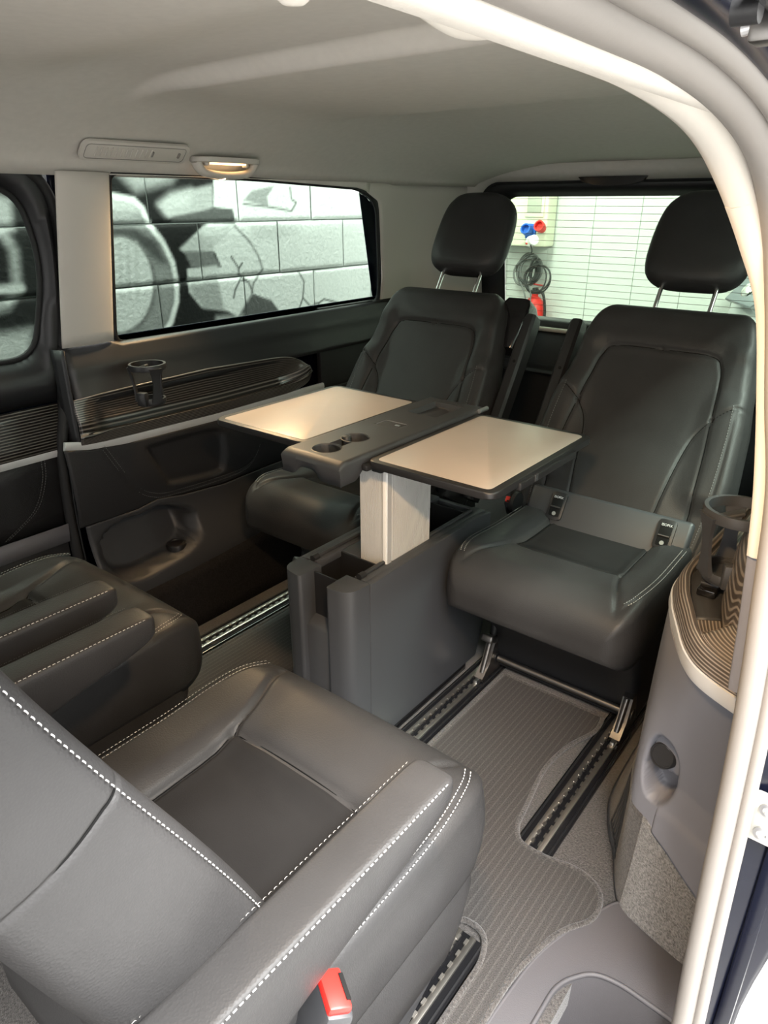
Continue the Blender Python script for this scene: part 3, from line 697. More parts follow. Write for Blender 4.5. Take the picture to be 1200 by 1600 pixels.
for ol in (outer, inner):
    vv = [bm.verts.new((p[0], p[1], .008)) for p in ol]; ed += [bm.edges.new((vv[i], vv[(i+1) % len(vv)])) for i in range(len(vv))]
bmesh.ops.triangle_fill(bm, edges=ed, use_beauty=True)
from_bm('step_plate', bm, 'floor_trim', sh)
tube('step_rim', [(p[0], p[1], .0075) for p in inner], .004, 'floor_trim', sh, True, 8)
tube('step_edge', [(p[0], p[1], .005) for p in outer], .004, 'floor_trim', sh, True, 8)

# ================================================================ FLOOR RAILS AND MATS
def rail(x, y0, y1, label, grp='seat rails in the floor'):
    r = empty('floor_rail', (x, (y0+y1)/2, 0)); L = y1-y0; tag(r, label, 'rail', grp)
    rbox('channel', (0, 0, .003), (.074, L, .008), 'gloss_black', r, .002)
    for sx in (-1, 1):
        rbox('track', (sx*.0135, 0, .0085), (.011, L-.004, .006), 'track_steel', r, .0015)
        tube('ridge', [(sx*.031, -L/2+.004, .0075), (sx*.031, L/2-.004, .0075)], .002, 'plastic_black', r, n=6)
    bm = bmesh.new(); y = -L/2+.02
    while y < L/2-.01:
        for sx in (-1, 1): add_box(bm, (sx*.0075, y, .0105), (.005, .011, .004), 0)
        y += .0245
    t = from_bm('teeth', bm, 'track_steel', r, False); t['kind'] = 'stuff'
    return r
rail(.512, .935, 2.3, 'steel seat rail in floor beside right wall, running under right rear seat')
rail(.145, .80, 2.3, 'steel seat rail in floor at right side of table console')
rail(-.145, .80, 2.3, 'steel seat rail in floor at left side of table console')
rail(-.545, .80, 2.3, 'steel seat rail in floor beside left carpeted wall')
rail(.505, -.4, .715, 'short steel seat rail under near right seat, at mat cutout')
def matt(name, pts, label, rad=.03):
    r = empty(name, (0, 0, 0)); tag(r, label, 'floor mat')
    ol = round_outline(pts, rad, 5)
    prism('pile', [tuple(p) for p in ol], 'z', .0005, .0095, 'mat_ribbed', r, 0)
    tube('bound_edge', [(p[0], p[1], .0075) for p in ol], .0055, 'carpet', r, True, 8)
    return r
matt('floor_mat', [(.196, 1.385), (.470, 1.385), (.478, 1.33), (.445, 1.245), (.432, 1.15), (.452, 1.03), (.462, .965), (.485, .935), (.545, .935), (.60, .952), (.655, .935), (.668, .875), (.625, .815), (.600, .70), (.598, -.3), (.550, -.3), (.550, .69), (.530, .735), (.480, .735), (.462, .69), (.462, -.3), (.196, -.3)],
     'ribbed grey-brown carpet mat on the floor in front of right rear seat', [.01, .01, .03, .03, .05, .03, .02, .02, .03, .03, .04, .04, .04, .04, .01, .01, .03, .03, .03, .03, .01, .01])
matt('floor_mat', [(-.205, 1.40), (-.488, 1.40), (-.488, .0), (-.205, .0)], 'ribbed grey-brown carpet mat on the floor between left seats', .01)
# vent grille let into the carpeted foot at the right
vg = empty('floor_vent', (.63, 1.05, .02)); tag(vg, 'narrow black slatted vent in carpeted wall foot beside right rail', 'vent')
def vpatch(name, u0, u1, z0_, z1_, off, m, th):
    def fn(u, v):
        z = z0_+(z1_-z0_)*v; p = rsurf(u, z)+np.array([-.89, -.45])*off; return (p[0]-.63, p[1]-1.05, z-.02)
    return grid(name, fn, cs(u0, u1, 6), cs(0, 1, 8), m, vg, solid=th)
vpatch('backing', 3.25, 4.35, .03, .165, .0015, 'hollow', .001)
for z_a, z_b in ((.022, .030), (.165, .173)): vpatch('rim', 3.2, 4.4, z_a, z_b, .004, 'plastic_black', .003)
for k in range(7): vpatch('slat', 3.24+k*.167, 3.31+k*.167, .03, .165, .0045, 'plastic', .003)
# ================================================================ SEATS
def pl_d(P, x, y):
    """distance of points to polyline (vectorised)"""
    return line_d(np.array(P, float), np.c_[np.ravel(x), np.ravel(y)])
def sm2(pts, n=6): return [tuple(p[:2]) for p in smooth_path([(*p, 0) for p in pts], n)]
# seam lines of the cushion seen from above (x lateral, y forward), mirrored left/right
CS_SIDE = sm2([(.125, .15), (.124, .40), (.128, .50), (.140, .57), (.165, .635), (.176, .66)])
CS_FRONT = [(-.128, .515), (-.06, .522), (.06, .522), (.128, .515)]
CS_EDGE = sm2([(.203, .18), (.205, .40), (.205, .55), (.198, .625), (.180, .668)])
def cush_params(kind):
    return dict(hw=.218 if kind == 'rear' else .240, yf=.705, y0=.17, zt=.418 if kind == 'rear' else .415, zb=.285, zm=.352, R=.085, Rw=.055)
def c_edge(kind): return [(p[0]+(.022 if kind == 'near' else 0)*(1-float(S(.52, .66, p[1]))*.3), p[1]) for p in CS_EDGE]
def cush_top(x, y, kind='near'):
    q = cush_params(kind); x = np.asarray(x, float); y = np.asarray(y, float); a = np.abs(x)
    z = q['zt']+.010*S(.45, .62, y)-.012*S(.55, .30, y)*0
    z = z-.016*(1-S(.105, .165, a))*(1-S(.47, .55, y))+.008*S(.10, .17, a)*(1-S(.60, .68, y))
    z = z-.014*S(.55, .25, y)*0
    for sx in (1, -1):
        z = z-.0080*np.exp(-(pl_d([(sx*p[0], p[1]) for p in CS_SIDE], x, y).reshape(x.shape)/.0050)**2)
        z = z-.0025*np.exp(-(pl_d([(sx*p[0], p[1]) for p in c_edge(kind)], x, y).reshape(x.shape)/.004)**2)
    z = z-.008*np.exp(-(pl_d(CS_FRONT, x, y).reshape(x.shape)/.006)**2)
    # slack creases of the leather
    z = z+.0012*np.sin(37*x+9*np.sin(13*y))*np.sin(29*y+3)*(1-S(.10, .16, a))*(1-S(.46, .5, y))
    return z
def make_cushion(parent, kind):
    q = cush_params(kind); hw, yf, y0, zm, zb, R, Rw = (q[k] for k in ('hw', 'yf', 'y0', 'zm', 'zb', 'R', 'Rw'))
    ys = list(np.linspace(y0, yf-R, 70))+[yf-R+R*math.sin(t) for t in np.linspace(0, math.pi/2, 18)[1:]]
    rings = []; fm = []; NT = 130
    for y in ys:
        s = min(max((y-(yf-R))/R, 0), .9995); k = math.sqrt(1-s*s)
        bow = 1-.10*(0)                              # plan outline: rounded front corners
        sw = min(max((y-(yf-.13))/.13, 0), 1); w = hw-(.075 if kind == 'near' else .055)*(1-math.sqrt(max(0, 1-sw**(2.4 if kind == 'near' else 3.6))))-.010*float(S(.35, .17, y))
        xs = np.linspace(-1, 1, NT); xt = xs*(w-.020)
        zt = cush_top(xt, np.full(NT, y), kind); crown = .006*(1-xs**2)*float(S(.5, .66, y))
        zt = zm+(zt+crown-zm)*k
        zlow = zm-(zm-zb)*(.35+.65*k)
        ring = []
        arc = [math.radians(a) for a in np.linspace(0, 90, 8)]
        zl = float(zt[0]); zr = float(zt[-1]); rr = .020*k+.0005; bulge = .008*k
        wall = np.linspace(0, 1, 8)
        for t in wall[:-1]: ring.append((-(w+bulge*math.sin(math.pi*t)), y, zlow+(zl-rr-zlow)*t))
        for a in arc: ring.append((-(w-rr+rr*math.cos(a)), y, zl-rr+rr*math.sin(a)))
        for i in range(1, NT-1): ring.append((xt[i], y, float(zt[i])))
        for a in arc[::-1]: ring.append((w-rr+rr*math.cos(a), y, zr-rr+rr*math.sin(a)))
        for t in wall[:-1][::-1]: ring.append((w+bulge*math.sin(math.pi*t), y, zlow+(zr-rr-zlow)*t))
        rings.append(ring)
    n = len(rings[0])
    for i in range(len(rings)-1):
        for j in range(n):
            x = rings[i][j][0]; y = rings[i][j][1]; top = 15 <= j < n-15
            fm.append(1 if top and abs(x) < .123 and y < .513 else 0)
    c = loft('cushion', rings, 'leather', parent, (True, True), fm, ['leather', 'leather_insert'])
    paths = []
    for sx in (1, -1):
        for off in (-.0045, .0045):
            P = [(sx*(p[0]+off), p[1]) for p in c_edge(kind) if .30 < p[1] < .655]
            paths.append([((x, y, float(cush_top(np.array([x]), np.array([y]), kind)[0])+.0012), (0, 0, 1)) for x, y in P])
    dashes('stitching', paths, c)
    sp_ = [[(sx*p[0], p[1]) for p in CS_SIDE if p[1] < .64] for sx in (1, -1)]+[sm2(CS_FRONT)]
    for P in sp_: tube('seam', [(x, y, float(cush_top(np.array([x]), np.array([y]), kind)[0])+.0004) for x, y in P if y > .2], .0011, 'seam_black', c, n=6)
    return c
# ---- backrest
def make_backrest(parent, kind):
    th = math.radians(22 if kind == 'near' else 32); yb, zb = .322, .385
    H = .63 if kind == 'rear' else .76
    HW = .250 if kind == 'rear' else .222
    def wld(x, d, s): return (x, yb-s*math.sin(th)+d*math.cos(th), zb+s*math.cos(th)+d*math.sin(th))
    def halfw(s):
        w = float(np.interp(s, [0, .08, .2, .34, .46, H], [HW-.012, HW, HW+.002, HW-.010, HW-.030, HW-.05] if kind == 'rear' else [HW-.006, HW, HW+.002, HW-.004, HW-.010, HW-.03]))
        t = min(max((s-(H-.10))/.10, 0), 1); return w-.055*(1-math.sqrt(max(0, 1-t**2.3)))
    WING = sm2([(.245, .395), (.20, .372), (.166, .345)])
    UP = sm2([(.166, .345), (.158, .42), (.147, .478), (.118, .505), (.0, .508)])
    SHD = sm2([(.166, .345), (.140, .305), (.126, .25), (.112, .14), (.104, .085), (.082, .058), (.0, .052)])
    BOL = sm2([(.166, .345), (.176, .25), (.182, .12), (.176, .0)])
    EDG = sm2([(.212, .385), (.219, .30), (.222, .15), (.212, .0)])
    def front(x, s):
        x = np.asarray(x, float); a = np.abs(x); s_ = np.full(x.shape, s)
        bol = .026*S(.125, .20, a)*(S(.11, .17, s_) if kind == 'rear' else 1)*(1-(S(.37, .43, s_) if kind == 'rear' else .6*S(.20, .55, s_)))
        d = bol+(.012*S(.14, .18, a)*S(.36, .42, s_)*(1-S(.50, .56, s_)) if kind == 'rear' else 0)+(.012*S(.48, .54, s_) if kind == 'rear' else 0)+.016*np.exp(-((s_-.17)/.12)**2)*(1-S(.10, .2, a))
        if kind == 'rear' or True:
            for P, dp, wd in ((WING, .0045, .0035), (UP, .006, .0045), (SHD, .004, .0035), (BOL, .004, .005), (EDG, .002, .003)):
                for sx in (1, -1):
                    if kind == 'near' and P in (WING, EDG): continue
                    dd = pl_d([(sx*p[0], p[1]) for p in P], x, s_); d = d-dp*np.exp(-(dd/wd)**2)
        return d
    T = .115
    ss = list(np.linspace(0, H-.06, 120))+[H-.06+.06*math.sin(t) for t in np.linspace(0, math.pi/2, 14)[1:]]
    if kind == 'near': ss = sorted(ss+list(np.linspace(.415, .445, 14)))
    rings = []; NF = 140
    for s in ss:
        w = halfw(s); t = min(max((s-(H-.06))/.06, 0), .9995); k = math.sqrt(1-t*t)
        thick = T-.03*float(S(.2, H, s)); xs = np.linspace(-1, 1, NF)*(w-.022); f = front(xs, s)
        dm = -thick*.45; f = dm+(f-dm)*k; b = dm-(thick+dm)*k
        rr = .022*k+.0005; ring = []; arc = [math.radians(a) for a in np.linspace(0, 90, 8)]
        sg = .0032*math.exp(-((s-.43)/.0028)**2) if kind == 'near' else 0
        dl = float(f[0])
        wall = np.linspace(0, 1, 9)
        for u in wall[:-1]: ring.append(wld(-(w+.006*math.sin(math.pi*u)*k-sg), b+.012*k+(dl-rr-b-.012*k)*u, s))
        for a in arc: ring.append(wld(-(w-rr+rr*math.cos(a)-sg), dl-rr+rr*math.sin(a), s))
        for i in range(1, NF-1): ring.append(wld(xs[i], float(f[i]), s))
        for a in arc[::-1]: ring.append(wld(w-rr+rr*math.cos(a)-sg, dl-rr+rr*math.sin(a), s))
        for u in wall[:-1][::-1]: ring.append(wld(w+.006*math.sin(math.pi*u)*k-sg, b+.012*k+(dl-rr-b-.012*k)*u, s))
        ring.append(wld(w-.012, b, s)); ring.append(wld(0, b-.006*k, s)); ring.append(wld(-w+.012, b, s))
        rings.append(ring)
    c = loft('backrest', rings, 'leather', parent, (True, True))
    # seams
    paths = []; thr = 'thread' if kind == 'near' else 'thread_dark'
    nrm = (0, math.cos(th), math.sin(th))
    if kind == 'near':
        for sx in (1, -1):
            for off in (0,):
                P = []
                for s in np.linspace(.02, H-.09, 60):
                    w = halfw(s); fx = float(front(np.array([sx*(w-.022)]), s)[0]); a = math.radians(38); rr = .022
                    P.append((wld(sx*(w-rr+(rr+.0008)*math.cos(a)), fx-rr+(rr+.0008)*math.sin(a)-off, s), (sx*.8, .55*math.cos(th), .55*math.sin(th))))
                paths.append(P)
    else:
        for sx in (1, -1):
            P = [(p[0]-.006, p[1]) for p in EDG]
            paths.append([(wld(sx*x, float(front(np.array([sx*x]), s)[0])+.0012, s), nrm) for x, s in P])
    dashes('stitching', paths, c, thr)
    sl_ = []
    if kind == 'rear':
        for P in (WING, UP, SHD, BOL):
            for sx in (1, -1): sl_.append(sweep_data([wld(sx*x, float(front(np.array([sx*x]), s)[0])+.0004, s) for x, s in P if x < halfw(s)-.024], circ(.0011, 6)))
    else:
        for sx in (1, -1):
            w = halfw(.43); fe = float(front(np.array([sx*(w-.022)]), .43)[0]); rr = .022
            sl_.append(sweep_data([wld(sx*(w-rr+(rr-.0025)*math.cos(a_)), fe-rr+(rr-.0025)*math.sin(a_), .43) for a_ in np.linspace(.75, 0, 7)]+[wld(sx*(w+.005*math.sin(math.pi*u)-.0025), fe-rr-.07*(1-u), .43) for u in np.linspace(.95, .0, 8)], circ(.0011, 6)))
    for v_, f_ in sl_: obj('seam', v_, f_, 'seam_black', c)
    # back shell
    sh = [[wld(x, -T+.024-.028*(1-(x/(halfw(s)-.012))**4)-.03*0+(.03*float(S(.2, H, s))), s) for x in np.linspace(-(halfw(s)-.012), halfw(s)-.012, 14)] for s in np.linspace(.03, H-.05, 16)]
    obj('back_shell', [p for r_ in sh for p in r_], [(j*14+i, j*14+i+1, (j+1)*14+i+1, (j+1)*14+i) for j in range(15) for i in range(13)], 'plastic_grey', parent)
    # headrest on two posts
    hr = []; ns = 26; HH = .250; s0 = H+.062
    tilt = -.03
    for i in range(ns+1):
        t = i/ns; v = -math.cos(math.pi*t); e = (1-abs(v)**4.6)**(1/4.6) if abs(v) < 1 else 0.0
        s = s0+HH*(v+1)/2; wd = .132*(.90+.10*math.sin(math.pi*min(t*1.05, 1)))*(1-.07*float(S(.45, 1, t)))*max(e, .02); dp = .050*max(e, .02)
        ring = []
        for k in range(40):
            a = 2*math.pi*k/40; ca, sa = math.cos(a), math.sin(a)
            x = wd*math.copysign(abs(ca)**.45, ca); d = dp*math.copysign(abs(sa)**.75, sa)-.042-tilt*(s-s0)
            if d > -.04: d += -.0025*math.exp(-((abs(x)-.094)/.004)**2)-.010*(x/.13)**2
            ring.append(wld(x, d+.004, s))
        hr.append(ring)
    h = loft('headrest', hr, 'leather', parent, (True, True))
    for sx in (-1, 1):
        tube('headrest_post', [wld(sx*.068, -.042, H-.05), wld(sx*.068, -.042, s0+.05)], .0058, 'chrome', h, n=12)
        a = wld(sx*.068, -.042, H-.002)
    return c, wld, halfw
def make_armrest(parent, x, y1, flip=1, zt=.585):
    """leather wrapped armrest beam along y"""
    st = [(.00, .0), (.02, .7), (.05, .95), (.10, 1), (.2, 1), (.3, 1), (.38, 1), (.43, 1), (.465, .98), (.482, .93), (.490, .84), (.4945, .65), (.4965, .35)]
    rings = []; N = 32
    for y, k in st:
        zb = float(np.interp(y, [0, .10, .2, .35, .45, .497], [.455, .455, .478, .512, .530, .545])); top = zt+.004*(1-y/.5)
        w = .0285*k**.8*(1+.10*float(S(.3, .0, y))); h = (top-zb)/2; zmid = top-h; ring = []
        for i in range(N):
            a = 2*math.pi*i/N; ca, sa = math.cos(a), math.sin(a)
            px = w*math.copysign(abs(ca)**.30, ca); pz = h*math.copysign(abs(sa)**.30, sa)*(.25+.75*k if sa > 0 else 1*(.3+.7*k))
            if pz < -.25*h: px *= 1-.25*(-pz/h-.25)
            if abs(pz/h-.12) < .07: px *= .985
            ring.append((x+px, y+y1-.4965, zmid+pz))
        rings.append(ring)
    a = loft('armrest', rings, 'leather', parent, (True, True))
    paths = []
    for sx in (-1, 1):
        paths.append([((x+sx*.0262, y+y1-.4965, zt+.004*(1-y/.5)-.0012), (sx*.5, 0, .85)) for y in np.linspace(.05, .478, 40)])
    paths.append([((x+sx*.020*1, y1-.004-.0+0*t, zt-.010), (0, 1, .4)) for t, sx in ((0, -1), (1, 1))])
    dashes('stitching', paths[:2], a)
    return a
def make_buckle(parent, loc, rot, name='belt_buckle'):
    M = Matrix.Translation(loc) @ Matrix.Rotation(rot[2], 4, 'Z') @ Matrix.Rotation(rot[0], 4, 'X') @ Matrix.Rotation(rot[1], 4, 'Y')
    b = rbox(name, (0, 0, -.028), (.034, .020, .060), 'plastic', parent, .004, 2, M)
    rbox('release_button', (0, -.001, .0035), (.028, .0165, .007), 'red_plastic', b, .002, 2, M)
    rbox('tongue_slot', (0, .0055, .0068), (.018, .003, .002), 'hollow', b, 0, 1, M)
    bm = bmesh.new(); add_box(bm, (0, 0, -.10), (.018, .006, .10), .002, 1, M); from_bm('strap_stalk', bm, 'plastic_black', b)
    return b
# ---- near seats, facing the rear of the van
def near_seat(X, label):
    r = empty('swivel_seat', (X, 0, 0)); tag(r, label, 'seat', 'leather armchair seats facing the table')
    make_cushion(r, 'near'); make_backrest(r, 'near')
    make_armrest(r, .250, .502); make_armrest(r, -.250-(.03 if X > 0 else 0), .490)
    # upholstered skirt and plastic base
    rings = []
    for z, w, f, b in ((.300, .240, .655, .17), (.27, .246, .650, .165), (.22, .244, .635, .16), (.17, .238, .620, .16), (.165, .232, .615, .165)):
        rings.append([(p[0], p[1], z) for p in rrect(-w, w, b, f, [.06, .06, .03, .03], 6)])
    loft('seat_skirt', rings, 'leather', r, (True, True), angle=50)
    rings = []
    for z, w, f, b in ((.17, .228, .608, .17), (.12, .222, .595, .18), (.05, .206, .575, .19), (.022, .200, .570, .19)):
        rings.append([(p[0], p[1], z) for p in rrect(-w, w, b, f, [.05, .05, .03, .03], 6)])
    loft('seat_base', rings, 'plastic', r, (True, True), angle=50)
    for sx in (-1, 1):
        rbox('rail_foot', (sx*.175, .38, .017), (.03, .40, .016), 'steel_dark', r, .003)
        lathe('arm_pivot', [(0, 0), (.026, 0), (.030, .004), (.030, .02), (0, .02)], (0, 0, 0), 'plastic', r, 20, Matrix.Translation((sx*.222, .06, .52)) @ Matrix.Rotation(sx*math.pi/2, 4, 'Y'))
    return r
NR = near_seat(.318, 'grey leather armchair seat filling the foreground, seen over its armrest')
NL = near_seat(-.332, 'dark leather armchair seat cut off by left edge, beside the wall pocket')
_bk = make_buckle(NR, (0, 0, 0), (0, 0, 0)); _bk.matrix_local = Matrix.Translation((.268, .304, .450)) @ Matrix.Rotation(math.radians(-30), 4, 'Z') @ Matrix.Rotation(math.radians(-22), 4, 'X') @ Matrix.Scale(1.5, 4)
rbox('fabric_gusset', (.222, .345, .375), (.030, .06, .075), 'carpet_black', NR, .012, 3)
# ---- rear seats, facing forward
def isofix(parent, x, wld):
    o = empty_part = None
    M = Matrix.Translation(wld(x, .0155, .056)) @ Matrix.Rotation(-math.radians(58), 4, 'X') @ Matrix.Rotation(math.pi, 4, 'Z')
    f = prism('isofix_frame', rrect(-.021, .021, -.036, .036, .009), 'z', -.004, .0045, 'plastic_black', parent, .0015); f.matrix_local = M
    c = prism('isofix_opening', rrect(-.014, .014, -.028, .027, .004), 'z', .003, .0058, 'hollow', f, .0008)
    b = tube('isofix_bar', [(-.013, -.004, .0075), (.013, -.004, .0075)], .0022, 'steel_dark', f, n=8)
    k = lathe('isofix_emblem', [(0.0052, 0), (.0052, .001), (0, .001)], (0, -.021, .0058), 'emblem_grey', f, 16)
    t = bpy.data.curves.new('isofix_text', 'FONT'); t.body = 'ISOFIX'; t.size = .0085; t.align_x = 'CENTER'; t.extrude = .0002
    to = bpy.data.objects.new('tmp', t); COL.objects.link(to); dg = bpy.context.evaluated_depsgraph_get()
    me = bpy.data.meshes.new_from_object(to.evaluated_get(dg)); bpy.data.objects.remove(to)
    me.materials.clear(); me.materials.append(MATS['label_white']); w = bpy.data.objects.new('isofix_lettering', me); COL.objects.link(w); w.parent = f; w.location = (0, .0195, .0061)
    return f
def rear_seat(X, label, arm_side):
    r = empty('passenger_seat', (X, 1.865, 0), math.pi); tag(r, label, 'seat', 'forward facing rear seats')
    make_cushion(r, 'rear'); b, wld, hw = make_backrest(r, 'rear')
    # lower back panel with child-seat anchors
    bm = bmesh.new(); M = Matrix.Translation(wld(0, -.010, .046)) @ Matrix.Rotation(-math.radians(58), 4, 'X')
    add_box(bm, (0, 0, .008), (.41, .110, .040), .010, 3, M); p = from_bm('lower_back_panel', bm, 'plastic', r)
    isofix(p, -.150, lambda x, d, s: wld(x, d+.004, s)); isofix(p, .122, lambda x, d, s: wld(x, d+.004, s))
    # base: sloping front cover, side covers
    rings = []
    for z, w, f, bk in ((.305, .198, .60, .08), (.26, .200, .545, .08), (.15, .198, .490, .07), (.06, .196, .470, .06), (.022, .194, .466, .06)):
        rings.append([(q[0], q[1], z) for q in rrect(-w, w, bk, f, .02, 5)])
    loft('seat_base', rings, 'plastic_black', r, (True, True), angle=50)
    tube('base_seam', [(-.1985, .30, .29), (-.2005, .32, .17), (-.198, .34, .03)], .0016, 'hollow', r); 
    # towel bar, feet, latches
    tube('release_bar', [(-.172, .480, .052), (.165, .480, .052)], .0085, 'steel_dark', r, n=14)
    for sx in (-1, 1):
        x = sx*.182
        f = prism('rail_foot', [(.36, .012), (.548, .012), (.552, .022), (.515, .050), (.497, .105), (.470, .110), (.450, .06), (.36, .035)], 'x', x-.012, x+.012, 'steel_dark', r, .002)
        rbox('foot_pin', (x, .556, .016), (.010, .018, .010), 'alu', f, .002)
        tube('bar_end', [(x-.014, .480, .052), (x+.014, .480, .052)], .0135, 'plastic_black', f, n=14)
        tube('leg_strut', [(x, .50, .105), (x*.99, .535, .030)], .007, 'steel_dark', f, n=10)
    tube('release_strut', [(.182, .492, .10), (.180, .470, .20), (.182, .46, .27)], .010, 'plastic_black', r, n=10)
    bm = bmesh.new(); add_box(bm, (0, 0, 0), (.034, .040, .020), .006, 3, Matrix.Translation((.182, .505, .120)) @ Matrix.Rotation(.5, 4, 'X')); from_bm('release_lever', bm, 'steel_dark', r)
    lathe('recliner_cover', [(.030, 0), (.030, .010), (.022, .016), (0, .017)], (0, 0, 0), 'plastic_black', r, 22, Matrix.Translation((arm_side*.222, .33, .43)) @ Matrix.Rotation(arm_side*math.pi/2, 4, 'Y'))
    # armrest folded up against the inner side of the backrest
    ax = arm_side*.272
    prof = [(-.013, -.030), (.013, -.030), (.019, -.022), (.019, .020), (.012, .028), (-.012, .028), (-.019, .020), (-.019, -.022)]
    rings = []
    for s, k in ((.02, .9), (.06, 1), (.20, 1), (.36, 1), (.53, .97), (.575, .95), (.588, .85), (.593, .55)):
        rings.append([wld(ax+p[0]*k, -.075+p[1]*k, s) for p in prof])
    a = loft('folded_armrest', rings, 'plastic_black', r, (True, True), angle=25)
    for s in (.20, .44): lathe('screw_cap', [(.0045, -.001), (.0045, .0006), (0, .0006)], (0, 0, 0), 'hollow', a, 12, Matrix.Translation(wld(ax-.002, -.046, s)) @ Matrix.Rotation(-math.radians(58), 4, 'X'))
    tube('arm_hinge', [wld(arm_side*.235, -.07, .10), wld(arm_side*.30, -.07, .10)], .022, 'plastic_black', r, n=18)
    return r, wld
RR, wl_ = rear_seat(.342, 'black leather passenger seat nearest the door pillar, facing the camera', 1)
RL, _w = rear_seat(-.345, 'black leather passenger seat behind the table, beside the mural window', -1)
make_buckle(RR, (.240, .335, .435), (math.radians(-35), 0, .2))
# belt outlet on the left seat's inner shoulder
rings = []
for s, k in ((.48, .8), (.52, 1), (.575, 1), (.615, .96), (.632, .80), (.638, .5)):
    rings.append([_w(-.215+px*k, -.085+py*k, s) for px, py in rrect(-.048, .048, -.045, .045, [.022, .022, .015, .015], 5)])
bo = loft('belt_outlet', rings, 'gloss_black', RL, (True, True), angle=40)
# ================================================================ FOLDING TABLE ON ITS CONSOLE
tb = empty('folding_table', (0, 1.15, 0)); tag(tb, 'grey console with ribbed aluminium column carrying two unfolded table leaves', 'table')
def tpart(o): o.location.y -= 1.15; return o
ZC = .442
def plan(name, pts, z0, z1, m, parent=tb, bev=.004, seg=3, off=True, angle=40):
    o = prism(name, [tuple(p) for p in pts], 'z', z0, z1, m, parent, bev, seg, angle)
    if off and parent is tb: tpart(o)
    return o
# side walls with their rounded front columns
for s in (1, -1):
    ol = round_outline([(s*.036, .884), (s*.093, .892), (s*.0985, .951), (s*.036, .951)], [.010, .045, .001, .001], 7)
    if s < 0: ol = ol[::-1]
    plan('front_column', ol, .02, ZC, 'console_plastic')
    # the seam and the long side panel
    pr = [(.952, .02), (1.40, .02), (1.435, .12), (1.442, .30), (1.432, ZC-.006), (1.38, ZC), (.952, ZC)]
    o = prism('side_panel', pr, 'x', s*.082, s*.0995, 'console_plastic', tb, .003, 2); tpart(o)
    # top ledge with the sliding bar
    o = rbox('top_ledge', (s*.070, 1.19, ZC-.010), (.036, .47, .020), 'console_plastic', tb, .003); tpart(o)
    o = tube('guide_bar', [(s*.066, .965, ZC+.003), (s*.066, 1.39, ZC+.003)], .0042, 'plastic', tb); tpart(o)
    o = tube('bar_stop', [(s*.066, .955, ZC+.003), (s*.066, .972, ZC+.003)], .0075, 'plastic_black', tb, n=12); tpart(o)
# front inset panel between the columns, its sloping lip, and the bin
ol = [(.900, .02), (.900, .314), (.906, .322), (.934, .336), (.934, .02)]
o = prism('front_panel', ol, 'x', -.0375, .0375, 'console_plastic', tb, .0015); tpart(o)
def bin_(name, x0, x1, y0, y1, z0, z1, m='plastic_black'):
    t = .004; bm = bmesh.new()
    for c, s in (((x0, (y0+y1)/2, (z0+z1)/2), (t, y1-y0, z1-z0)), ((x1, (y0+y1)/2, (z0+z1)/2), (t, y1-y0, z1-z0)), (((x0+x1)/2, y0, (z0+z1)/2), (x1-x0, t, z1-z0)), (((x0+x1)/2, y1, (z0+z1)/2), (x1-x0, t, z1-z0)), (((x0+x1)/2, (y0+y1)/2, z0), (x1-x0, y1-y0, t))):
        add_box(bm, c, s, .0008, 1)
    return tpart(from_bm(name, bm, m, tb, False))
bin_('storage_bin', -.058, .056, .930, 1.034, .22, ZC-.006); bin_('storage_bin', -.058, .056, 1.215, 1.385, .22, ZC-.004)
o = rbox('core', (0, 1.125, .20), (.14, .17, .36), 'plastic_black', tb, .002); tpart(o)
o = rbox('core_cover', (-.035, 1.125, ZC-.008), (.064, .18, .010), 'console_plastic', tb, .002); tpart(o)
o = rbox('rear_wall', (0, 1.425, .23), (.17, .016, .41), 'console_plastic', tb, .004); tpart(o)
o = rbox('foot_plate', (0, 1.15, .011), (.20, .40, .018), 'gloss_black', tb, .002); tpart(o)
# ribbed aluminium column
cx0, cx1, cy0, cy1 = .000, .073, 1.04, 1.197
pts = []
def ribs(a, b, nr, fn, skip):
    for k in range(nr):
        for q, d in ((0, 0), (.45, 0), (.5, 1), (.95, 1)):
            t = (k+q)/nr; pts.append(fn(a+(b-a)*t, 0 if t > 1-skip or t < .0 else d*.0016))
ribs(cx0, cx1-.012, 17, lambda t, d: (t, cy0+d), 0); pts += [(cx1-.012, cy0-.001), (cx1, cy0-.001), (cx1+.001, cy0), (cx1+.001, cy0+.014), (cx1-.003, cy0+.015), (cx1-.003, cy0+.019)]
ribs(cy0+.020, cy1, 30, lambda t, d: (cx1-d, t), 0); pts += [(cx1, cy1), (cx0, cy1)]
plan('column', pts, .40, .668, 'column_alu', bev=0, angle=20)
o = rbox('column_edge', (cx1-.0055, cy0-.001, .534), (.010, .003, .266), 'edge_pale', tb, .001); tpart(o)
o = rbox('bracket', (.035, 1.118, .672), (.12, .19, .02), 'plastic_black', tb, .004); tpart(o)
o = rbox('hinge_block', (.072, 1.02, .672), (.026, .03, .022), 'plastic_black', tb, .004); tpart(o)
for s, x in ((1, .062), (-1, -.108)):
    o = rbox('hinge_bar', (x, 1.19, .676), (.016, .42, .014), 'plastic_black', tb, .004); tpart(o)
